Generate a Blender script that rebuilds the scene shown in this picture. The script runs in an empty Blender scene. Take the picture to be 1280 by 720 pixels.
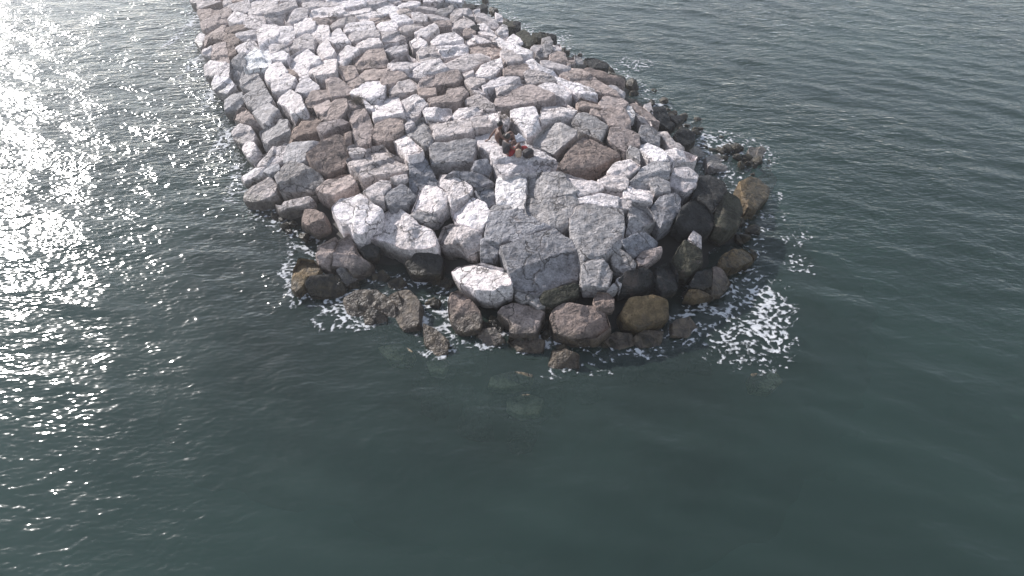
import bpy, bmesh, math, random
import numpy as np
from mathutils import Vector, Matrix

random.seed(7)
rng = np.random.default_rng(7)
S = bpy.context.scene
C = S.collection

# ---------------------------------------------------------------- camera (drone above the sea)
CAM_H = 14.6
PITCH = math.radians(42.2)
F = 760.0
cam = bpy.data.cameras.new('camera')
cam.sensor_width = 36.0
cam.lens = F / 1280.0 * 36.0
cam.clip_start = 0.1
cam.clip_end = 6000
co = bpy.data.objects.new('camera', cam)
co.location = (0, 0, CAM_H)
co.rotation_euler = (math.pi / 2 - PITCH, 0, 0)
C.objects.link(co)
S.camera = co
EYE = np.array([0, 0, CAM_H])
FW = np.array([0, math.cos(PITCH), -math.sin(PITCH)])
UP = np.array([0, math.sin(PITCH), math.cos(PITCH)])


def ray(x, y):
    d = FW * F + np.array([1, 0, 0]) * (x - 640.0) + UP * (360.0 - y)
    return d / np.linalg.norm(d)


def at_z(x, y, z=0.0):
    d = ray(x, y)
    return EYE + d * ((z - CAM_H) / d[2])


# ---------------------------------------------------------------- light and sky
SUN_AZ = math.radians(46)      # left of +Y
SUN_EL = math.radians(26)
sun_dir = np.array([-math.sin(SUN_AZ) * math.cos(SUN_EL), math.cos(SUN_AZ) * math.cos(SUN_EL), math.sin(SUN_EL)])
w = bpy.data.worlds.new('World')
S.world = w
w.use_nodes = True
nt = w.node_tree
sky = nt.nodes.new('ShaderNodeTexSky')
sky.sky_type = 'NISHITA'
sky.sun_disc = False
sky.sun_elevation = SUN_EL
sky.sun_rotation = -SUN_AZ
sky.air_density = 1.0
sky.dust_density = 0.3
bg = nt.nodes['Background']
bg.inputs['Strength'].default_value = 0.15
hs = nt.nodes.new('ShaderNodeHueSaturation')
hs.inputs['Saturation'].default_value = 0.55
nt.links.new(sky.outputs[0], hs.inputs['Color'])
nt.links.new(hs.outputs[0], bg.inputs['Color'])
sl = bpy.data.lights.new('sun', 'SUN')
sl.energy = 4.6
sl.angle = math.radians(0.53)
sl.color = (1.0, 0.955, 0.92)
so = bpy.data.objects.new('sun', sl)
so.rotation_euler = Vector(-sun_dir).to_track_quat('-Z', 'Y').to_euler()
so.location = (-20, 20, 40)
C.objects.link(so)
S.view_settings.view_transform = 'Standard'
S.view_settings.look = 'None'
S.view_settings.exposure = 0.5
S.view_settings.gamma = 1.0
S.render.engine = 'CYCLES'
S.cycles.use_denoising = True
S.cycles.max_bounces = 6
S.cycles.transparent_max_bounces = 8
S.cycles.caustics_reflective = False
S.cycles.caustics_refractive = False
S.cycles.sample_clamp_indirect = 3.0


# ---------------------------------------------------------------- noise
def hash3(i, seed):
    i = i.astype(np.int64)
    h = (i[..., 0] * 374761393 + i[..., 1] * 668265263 + i[..., 2] * 2147483647 + seed * 144665) & 0xFFFFFFFF
    h = ((h ^ (h >> 13)) * 1274126177) & 0xFFFFFFFF
    h = ((h ^ (h >> 16)) * 2246822519) & 0xFFFFFFFF
    return ((h ^ (h >> 15)) & 0xFFFFFF) / float(0xFFFFFF)


def vnoise(p, seed=0):
    p = np.asarray(p, float)
    i = np.floor(p)
    f = p - i
    f = f * f * (3 - 2 * f)
    r = 0
    for a in (0, 1):
        for b in (0, 1):
            for c in (0, 1):
                wgt = (f[..., 0] if a else 1 - f[..., 0]) * (f[..., 1] if b else 1 - f[..., 1]) * (f[..., 2] if c else 1 - f[..., 2])
                r = r + wgt * hash3(i + np.array([a, b, c]), seed)
    return r * 2 - 1


def fbm(p, seed=0, octs=4, gain=0.5):
    a, s, r = 1.0, 1.0, 0
    for k in range(octs):
        r = r + a * vnoise(np.asarray(p) * s + 17.3 * k, seed + k)
        a *= gain
        s *= 2.03
    return r


# ---------------------------------------------------------------- the mound the stones lie on
WATERLINE = [(240, 0), (246, 40), (252, 75), (258, 100), (272, 125), (288, 165), (298, 205), (300, 235), (318, 258), (345, 275), (368, 290), (368, 315), (360, 340), (366, 362),
             (400, 372), (430, 352), (470, 345), (530, 352), (556, 372), (562, 408), (600, 414), (640, 420), (690, 428), (735, 440), (780, 438), (820, 418), (850, 398), (890, 372), (925, 335), (945, 300),
             (958, 270), (930, 240), (905, 222), (880, 200), (868, 180), (850, 155), (815, 120), (780, 95), (720, 70), (680, 48), (640, 28), (600, 8), (590, 0)]
foot = [at_z(x, y)[:2] for x, y in WATERLINE]
axis = np.array([-math.sin(math.radians(28)), math.cos(math.radians(28))])
foot.append(foot[-1] + axis * 34)
foot.append(foot[0] + axis * 34)
foot = np.array(foot)
GX0, GY0, GS = -60.0, 2.0, 0.25
gnx, gny = 400, 360
gx, gy = np.meshgrid(GX0 + np.arange(gnx) * GS, GY0 + np.arange(gny) * GS)
dist = np.full(gx.shape, 1e9)
ins = np.zeros(gx.shape, bool)
for k in range(len(foot)):
    a, b = foot[k], foot[(k + 1) % len(foot)]
    if a[1] != b[1]:
        ins ^= ((a[1] > gy) != (b[1] > gy)) & (gx < (b[0] - a[0]) * (gy - a[1]) / (b[1] - a[1]) + a[0])
    d = b - a
    t = np.clip(((gx - a[0]) * d[0] + (gy - a[1]) * d[1]) / (d @ d + 1e-9), 0, 1)
    dist = np.minimum(dist, np.hypot(gx - a[0] - t * d[0], gy - a[1] - t * d[1]))
sd = np.where(ins, dist, -dist)
HT = np.where(sd > 0, 0.42 + 2.0 * (1 - np.exp(-np.maximum(sd, 0) / 2.6)), 0.42 + 0.62 * sd)
for _ in range(4):
    HT[1:-1, 1:-1] = (HT[1:-1, 1:-1] * 2 + HT[:-2, 1:-1] + HT[2:, 1:-1] + HT[1:-1, :-2] + HT[1:-1, 2:]) / 6


def sample(A, x, y):
    u = np.clip((x - GX0) / GS, 0, gnx - 1.001)
    v = np.clip((y - GY0) / GS, 0, gny - 1.001)
    i, j = int(u), int(v)
    fu, fv = u - i, v - j
    return A[j, i] * (1 - fu) * (1 - fv) + A[j, i + 1] * fu * (1 - fv) + A[j + 1, i] * (1 - fu) * fv + A[j + 1, i + 1] * fu * fv


def hit(x, y, lift=0.0):
    d = ray(x, y)
    t, last = 8.0, 8.0
    while t < 160:
        p = EYE + d * t
        if p[2] <= max(sample(HT, p[0], p[1]), -0.5) + lift:
            lo, hi = last, t
            for _ in range(20):
                m = (lo + hi) / 2
                p = EYE + d * m
                if p[2] <= max(sample(HT, p[0], p[1]), -0.5) + lift:
                    hi = m
                else:
                    lo = m
            return EYE + d * hi
        last = t
        t += 0.15
    return at_z(x, y)


# ---------------------------------------------------------------- material helpers
def mat(name):
    m = bpy.data.materials.new(name)
    m.use_nodes = True
    n = m.node_tree.nodes
    n.clear()
    out = n.new('ShaderNodeOutputMaterial')
    return m, m.node_tree, out


class NT:
    def __init__(s, tree):
        s.t = tree

    def new(s, kind, **kw):
        n = s.t.nodes.new(kind)
        for k, v in kw.items():
            setattr(n, k, v)
        return n

    def link(s, a, b):
        s.t.links.new(a, b)

    def val(s, sock, v):
        if hasattr(v, 'links') or isinstance(v, bpy.types.NodeSocket):
            s.link(v, sock)
        else:
            sock.default_value = v

    def math(s, op, a, b=0.0, clamp=False):
        n = s.new('ShaderNodeMath', operation=op, use_clamp=clamp)
        s.val(n.inputs[0], a)
        s.val(n.inputs[1], b)
        return n.outputs[0]

    def ramp(s, v, a, b, lo=0.0, hi=1.0):
        n = s.new('ShaderNodeMapRange')
        n.interpolation_type = 'SMOOTHSTEP'
        s.val(n.inputs[0], v)
        for k, x in enumerate((a, b, lo, hi)):
            s.val(n.inputs[k + 1], x)
        return n.outputs[0]

    def noise(s, vec, scale, detail=4, rough=0.5, dist=0.0):
        n = s.new('ShaderNodeTexNoise')
        s.link(vec, n.inputs['Vector'])
        n.inputs['Scale'].default_value = scale
        n.inputs['Detail'].default_value = detail
        n.inputs['Roughness'].default_value = rough
        n.inputs['Distortion'].default_value = dist
        return n.outputs[0]

    def mixc(s, f, a, b, mode='MIX'):
        n = s.new('ShaderNodeMix', data_type='RGBA', blend_type=mode)
        s.val(n.inputs[0], f)
        s.val(n.inputs[6], a)
        s.val(n.inputs[7], b)
        return n.outputs[2]


def simple_mat(name, col, rough=0.8, var=0.25, scale=18.0, bump=0.004):
    m, t, out = mat(name)
    g = NT(t)
    pos = g.new('ShaderNodeNewGeometry').outputs['Position']
    nz = g.noise(pos, scale, 4)
    b = g.new('ShaderNodeBsdfPrincipled')
    c2 = tuple(c * (1 - var) for c in col) + (1,)
    c3 = tuple(min(1, c * (1 + var)) for c in col) + (1,)
    g.link(g.mixc(nz, c2, c3), b.inputs['Base Color'])
    b.inputs['Roughness'].default_value = rough
    bp = g.new('ShaderNodeBump')
    bp.inputs['Distance'].default_value = bump
    g.link(nz, bp.inputs['Height'])
    g.link(bp.outputs[0], b.inputs['Normal'])
    g.link(b.outputs[0], out.inputs[0])
    return m


# stone: one granular limestone whose tint is each stone's own object colour
def stone_material():
    m, t, out = mat('breakwater_stone')
    g = NT(t)
    pos = g.new('ShaderNodeNewGeometry').outputs['Position']
    oi = g.new('ShaderNodeObjectInfo')
    big = g.noise(pos, 0.9, 3, 0.55)
    mid = g.noise(pos, 4.2, 4, 0.62, 0.4)
    fine = g.noise(pos, 15.0, 3, 0.6)
    base = oi.outputs['Color']
    v = g.math('ADD', g.ramp(mid, 0.3, 0.7, 0.66, 1.2), g.ramp(big, 0.3, 0.7, -0.13, 0.13))
    v = g.math('MULTIPLY', v, g.ramp(fine, 0.3, 0.62, 0.70, 1.12))
    comb = g.new('ShaderNodeCombineColor')
    for k in range(3):
        g.link(v, comb.inputs[k])
    col = g.mixc(1.0, base, comb.outputs[0], 'MULTIPLY')
    # rusty and lichen-grey stains
    st = g.ramp(g.noise(pos, 1.7, 5, 0.6, 0.8), 0.56, 0.72)
    col = g.mixc(g.math('MULTIPLY', st, 0.35), col, (0.21, 0.155, 0.125, 1))
    # pits
    vo = g.new('ShaderNodeTexVoronoi')
    vo.inputs['Scale'].default_value = 9.0
    g.link(pos, vo.inputs['Vector'])
    pit = g.ramp(vo.outputs['Distance'], 0.10, 0.30)
    pit = g.math('MAXIMUM', pit, g.ramp(g.noise(pos, 2.1, 3), 0.45, 0.6))
    pc = g.new('ShaderNodeCombineColor')
    pv = g.ramp(pit, 0.0, 1.0, 0.62, 1.0)
    for k in range(3):
        g.link(pv, pc.inputs[k])
    col = g.mixc(1.0, col, pc.outputs[0], 'MULTIPLY')
    cv = g.new('ShaderNodeTexVoronoi', feature='DISTANCE_TO_EDGE')
    cv.inputs['Scale'].default_value = 0.75
    wv = g.new('ShaderNodeVectorMath', operation='ADD')
    nv = g.new('ShaderNodeTexNoise')
    nv.inputs['Scale'].default_value = 1.6
    nv.inputs['Detail'].default_value = 5
    g.link(pos, nv.inputs['Vector'])
    g.link(pos, wv.inputs[0])
    g.link(nv.outputs['Color'], wv.inputs[1])
    g.link(wv.outputs[0], cv.inputs['Vector'])
    crack = g.math('MULTIPLY', g.ramp(cv.outputs['Distance'], 0.022, 0.006), g.ramp(g.noise(pos, 0.8, 2), 0.46, 0.56))
    col = g.mixc(g.math('MULTIPLY', crack, 0.7), col, (0.05, 0.045, 0.042, 1))
    # tide line: wet algae below the splash height
    sep = g.new('ShaderNodeSeparateXYZ')
    g.link(pos, sep.inputs[0])
    z = g.math('ADD', sep.outputs[2], g.math('MULTIPLY', g.math('SUBTRACT', big, 0.5), 0.7))
    wet = g.math('MULTIPLY', g.ramp(z, 0.80, 0.36), g.ramp(sep.outputs[2], -0.28, -0.06))
    alg = g.mixc(g.ramp(mid, 0.35, 0.7), (0.022, 0.020, 0.016, 1), (0.085, 0.066, 0.036, 1))
    col = g.mixc(g.math('MULTIPLY', wet, 0.75), col, alg)
    b = g.new('ShaderNodeBsdfPrincipled')
    g.link(col, b.inputs['Base Color'])
    g.link(g.ramp(wet, 0.0, 1.0, 0.9, 0.42), b.inputs['Roughness'])
    b.inputs['Specular IOR Level'].default_value = 0.3
    grain = g.ramp(oi.outputs['Random'], 0.0, 1.0, 0.13, 0.30)
    h = g.math('ADD', g.math('MULTIPLY', mid, grain), g.math('MULTIPLY', fine, 0.022))
    h = g.math('ADD', h, g.math('MULTIPLY', pit, 0.035))
    h = g.math('SUBTRACT', h, g.math('MULTIPLY', crack, 0.06))
    bp = g.new('ShaderNodeBump')
    bp.inputs['Distance'].default_value = 1.0
    bp.inputs['Strength'].default_value = 0.9
    g.link(h, bp.inputs['Height'])
    g.link(bp.outputs[0], b.inputs['Normal'])
    g.link(b.outputs[0], out.inputs[0])
    return m


STONE = stone_material()
TINT = dict(W=(.76, .695, .69), P=(.535, .48, .47), G=(.365, .343, .342), T=(.385, .315, .29), B=(.25, .195, .172), D=(.04, .04, .04), U=(.72, .58, .40), O=(.19, .135, .075), L=(.285, .277, .292), K=(.06, .058, .042))  # D is wet stone, darkened further for the shade on the right flank


def link_mesh(name, verts, faces, material, smooth=True, parent=None):
    me = bpy.data.meshes.new(name)
    me.from_pydata([tuple(v) for v in verts], [], faces)
    if smooth:
        me.polygons.foreach_set('use_smooth', [True] * len(me.polygons))
    me.materials.append(material)
    o = bpy.data.objects.new(name, me)
    C.objects.link(o)
    if parent is not None:
        o.parent = parent
    return o


def perimeter(P, n):
    # chamfer the corners, then walk the outline in n steps
    Q = []
    m = len(P)
    for k in range(m):
        a, b, c = P[k - 1], P[k], P[(k + 1) % m]
        Q.append(b + (a - b) * 0.05)
        Q.append(b + (c - b) * 0.05)
    Q = np.array(Q)
    L = np.linalg.norm(np.roll(Q, -1, 0) - Q, axis=1)
    cum = np.concatenate([[0], np.cumsum(L)])
    s = np.arange(n) / n * cum[-1]
    k = np.clip(np.searchsorted(cum, s, 'right') - 1, 0, len(Q) - 1)
    f = (s - cum[k]) / np.maximum(L[k], 1e-9)
    return Q[k] + (np.roll(Q, -1, 0)[k] - Q[k]) * f[:, None]


def inner_point(P):
    # a point well inside the outline (pole of a coarse search)
    lo, hi = P.min(0), P.max(0)
    X, Y = np.meshgrid(np.linspace(lo[0], hi[0], 25), np.linspace(lo[1], hi[1], 25))
    i = np.zeros(X.shape, bool)
    dm = np.full(X.shape, 1e9)
    for k in range(len(P)):
        a, b = P[k], P[(k + 1) % len(P)]
        if a[1] != b[1]:
            i ^= ((a[1] > Y) != (b[1] > Y)) & (X < (b[0] - a[0]) * (Y - a[1]) / (b[1] - a[1]) + a[0])
        d = b - a
        t = np.clip(((X - a[0]) * d[0] + (Y - a[1]) * d[1]) / (d @ d + 1e-12), 0, 1)
        dm = np.minimum(dm, np.hypot(X - a[0] - t * d[0], Y - a[1] - t * d[1]))
    dm[~i] = -1
    cen = np.array([X[i].mean(), Y[i].mean()]) if i.any() else P.mean(0)
    k = np.unravel_index(np.argmax(dm), dm.shape)
    return np.array([X[k], Y[k]]) * 0.5 + cen * 0.5


def make_stone(px, code, seed, lift=0.0, z=None, steps=True, kind='boulder'):
    """A block of armour stone whose worn upper face has the traced outline, lying on the mound."""
    r = np.random.default_rng(seed)
    P2 = np.array(px, float)
    ar_ = abs(0.5 * np.sum(P2[:, 0] * np.roll(P2[:, 1], -1) - P2[:, 1] * np.roll(P2[:, 0], -1)))
    P2 = P2.mean(0) + (P2 - P2.mean(0)) * (1 + 2.5 / math.sqrt(ar_))
    area2 = 0.5 * np.sum(P2[:, 0] * np.roll(P2[:, 1], -1) - P2[:, 1] * np.roll(P2[:, 0], -1))
    if area2 > 0:
        P2 = P2[::-1]
    c2 = P2.mean(0)
    c = at_z(c2[0], c2[1], z) if z is not None else hit(c2[0], c2[1], lift)
    e = 0.6
    gxh = (sample(HT, c[0] + e, c[1]) - sample(HT, c[0] - e, c[1])) / (2 * e)
    gyh = (sample(HT, c[0], c[1] + e) - sample(HT, c[0], c[1] - e)) / (2 * e)
    n = np.array([-gxh * 0.85, -gyh * 0.85, 1.0])
    sh = sun_dir * np.array([1, 1, 0])
    sh /= np.linalg.norm(sh)
    k = dict(W=0.13, P=0.03, G=-0.02, T=0.0, B=-0.03, L=-0.06, D=-0.15, K=-0.1, O=0.05, U=0.0)[code[0]]
    n[:2] += sh[:2] * k + r.normal(0, 0.075, 2)
    if not steps:
        n[:2] += sh[:2] * 0.10
    if code[1:] == 'D':
        n[:2] -= sh[:2] * 0.28
    n /= np.linalg.norm(n)
    d0 = ray(*c2)
    while d0 @ n > -0.27:
        n = n * 0.8 + np.array([0, -0.12, 0.3])
        n /= np.linalg.norm(n)
    pts = []
    for x, y in P2:
        d = ray(x, y)
        den = min(d @ n, -0.08)
        pts.append(EYE + d * (((c - EYE) @ n) / den))
    pts = np.array(pts)
    u = np.cross([0, 1, 0], n)
    u /= np.linalg.norm(u)
    v = np.cross(n, u)
    Q = np.stack([(pts - c) @ u, (pts - c) @ v], 1)
    size = math.sqrt(abs(0.5 * np.sum(Q[:, 0] * np.roll(Q[:, 1], -1) - Q[:, 1] * np.roll(Q[:, 0], -1))))
    N = int(np.clip(40 + size * 24, 44, 130))
    per = perimeter(Q, N)
    cen = inner_point(Q)
    h = float(np.clip(0.62 * size, 0.4, 1.25)) * r.uniform(0.9, 1.15)
    bev = min(0.075 * size, 0.10)
    ex = 0.45 * n + 0.55 * np.array([0, 0, 1])
    ex /= np.linalg.norm(ex)
    nt_ = int(np.clip(3 + size * 3, 4, 12))
    rings = [(s, 0.0) for s in np.linspace(0, 1, nt_ + 2)[1:-1] * 0.97]
    rings += [(1 - bev * 0.55 / size, -bev * 0.05), (1.0, -bev * 0.42), (1.008, -bev * 1.0), (1.02, -h * 0.3), (1.03, -h * 0.48), (1.02, -h * 0.7), (0.96, -h)]
    V, isr = [cen[0] * u + cen[1] * v + c], [0.0]
    for s, dz in rings:
        q = cen + (per - cen) * s
        V.extend(q[:, :1] * u + q[:, 1:] * v + c + dz * ex)
        isr += [s] * N
    V = np.array(V)
    V = np.vstack([V, V[-N:].mean(0)])
    isr = np.array(isr + [0.9])
    top = np.clip((1 - isr) / 0.25, 0, 1)
    # worn crown and broken faces
    V += n * (top * 0.008 * size)[:, None]
    q = V / max(size, 0.5)
    low = np.stack([fbm(q * 1.6 + 5, seed + s, 2) for s in (1, 2, 3)], 1)
    mid = np.stack([fbm(V * 2.6, seed + s, 3, 0.55) for s in (11, 12, 13)], 1)
    V += low * 0.010 * size * np.clip(0.5 + top, 0, 1)[:, None] + mid * min(0.036, 0.026 * size + 0.004)
    # bedding steps: one part of the face broken off a little lower
    for _ in range(r.integers(0, 3) if steps else 0):
        th = r.uniform(0, 2 * math.pi)
        ln = math.cos(th) * u + math.sin(th) * v
        off = (V - c) @ ln - r.uniform(-0.1, 0.35) * size + 0.12 * size * fbm(V * 1.3, seed + 40, 2)
        V -= n * (np.clip(off / 0.05 / size, 0, 1) * np.clip(isr < 1.005, 0, 1) * r.uniform(0.03, 0.075) * size)[:, None]
        V -= n * (np.clip(off, 0, 9) * np.clip(isr < 1.005, 0, 1) * r.uniform(0.0, 0.3))[:, None]
    # one or two chipped planes across the upper edge
    for _ in range(r.integers(0, 4) if steps else 0):
        k = r.integers(0, N)
        edge = (per[k, 0] * u + per[k, 1] * v + c)
        out = (per[k] - cen)
        out = out / (np.linalg.norm(out) + 1e-9)
        cn = (out[0] * u + out[1] * v) * r.uniform(0.4, 1.6) + n
        cn /= np.linalg.norm(cn)
        dd = (V - edge) @ cn + r.uniform(0.005, 0.05) * size
        V -= cn * np.maximum(dd, 0)[:, None] * 0.8
    F_ = [(0, 1 + i, 1 + (i + 1) % N) for i in range(N)]
    for k in range(len(rings) - 1):
        a, b = 1 + k * N, 1 + (k + 1) * N
        F_ += [(a + i, b + i, b + (i + 1) % N, a + (i + 1) % N) for i in range(N)]
    a, last = 1 + (len(rings) - 1) * N, len(V) - 1
    F_ += [(a + i, last, a + (i + 1) % N) for i in range(N)]
    loc = np.array([c[0], c[1], V[:, 2].min()])
    o = link_mesh(kind, V - loc, F_, STONE)
    o.data.set_sharp_from_angle(angle=math.radians(33))
    o.location = loc
    t = np.array(TINT[code[0]]) * r.uniform(0.9, 1.1) * (1 + r.normal(0, 0.05)) * (1 + np.array([1, 0.2, -0.8]) * r.normal(0, 0.015))
    o.color = (*np.clip(t, 0, 0.82), 1)
    return o, c, n


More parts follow.
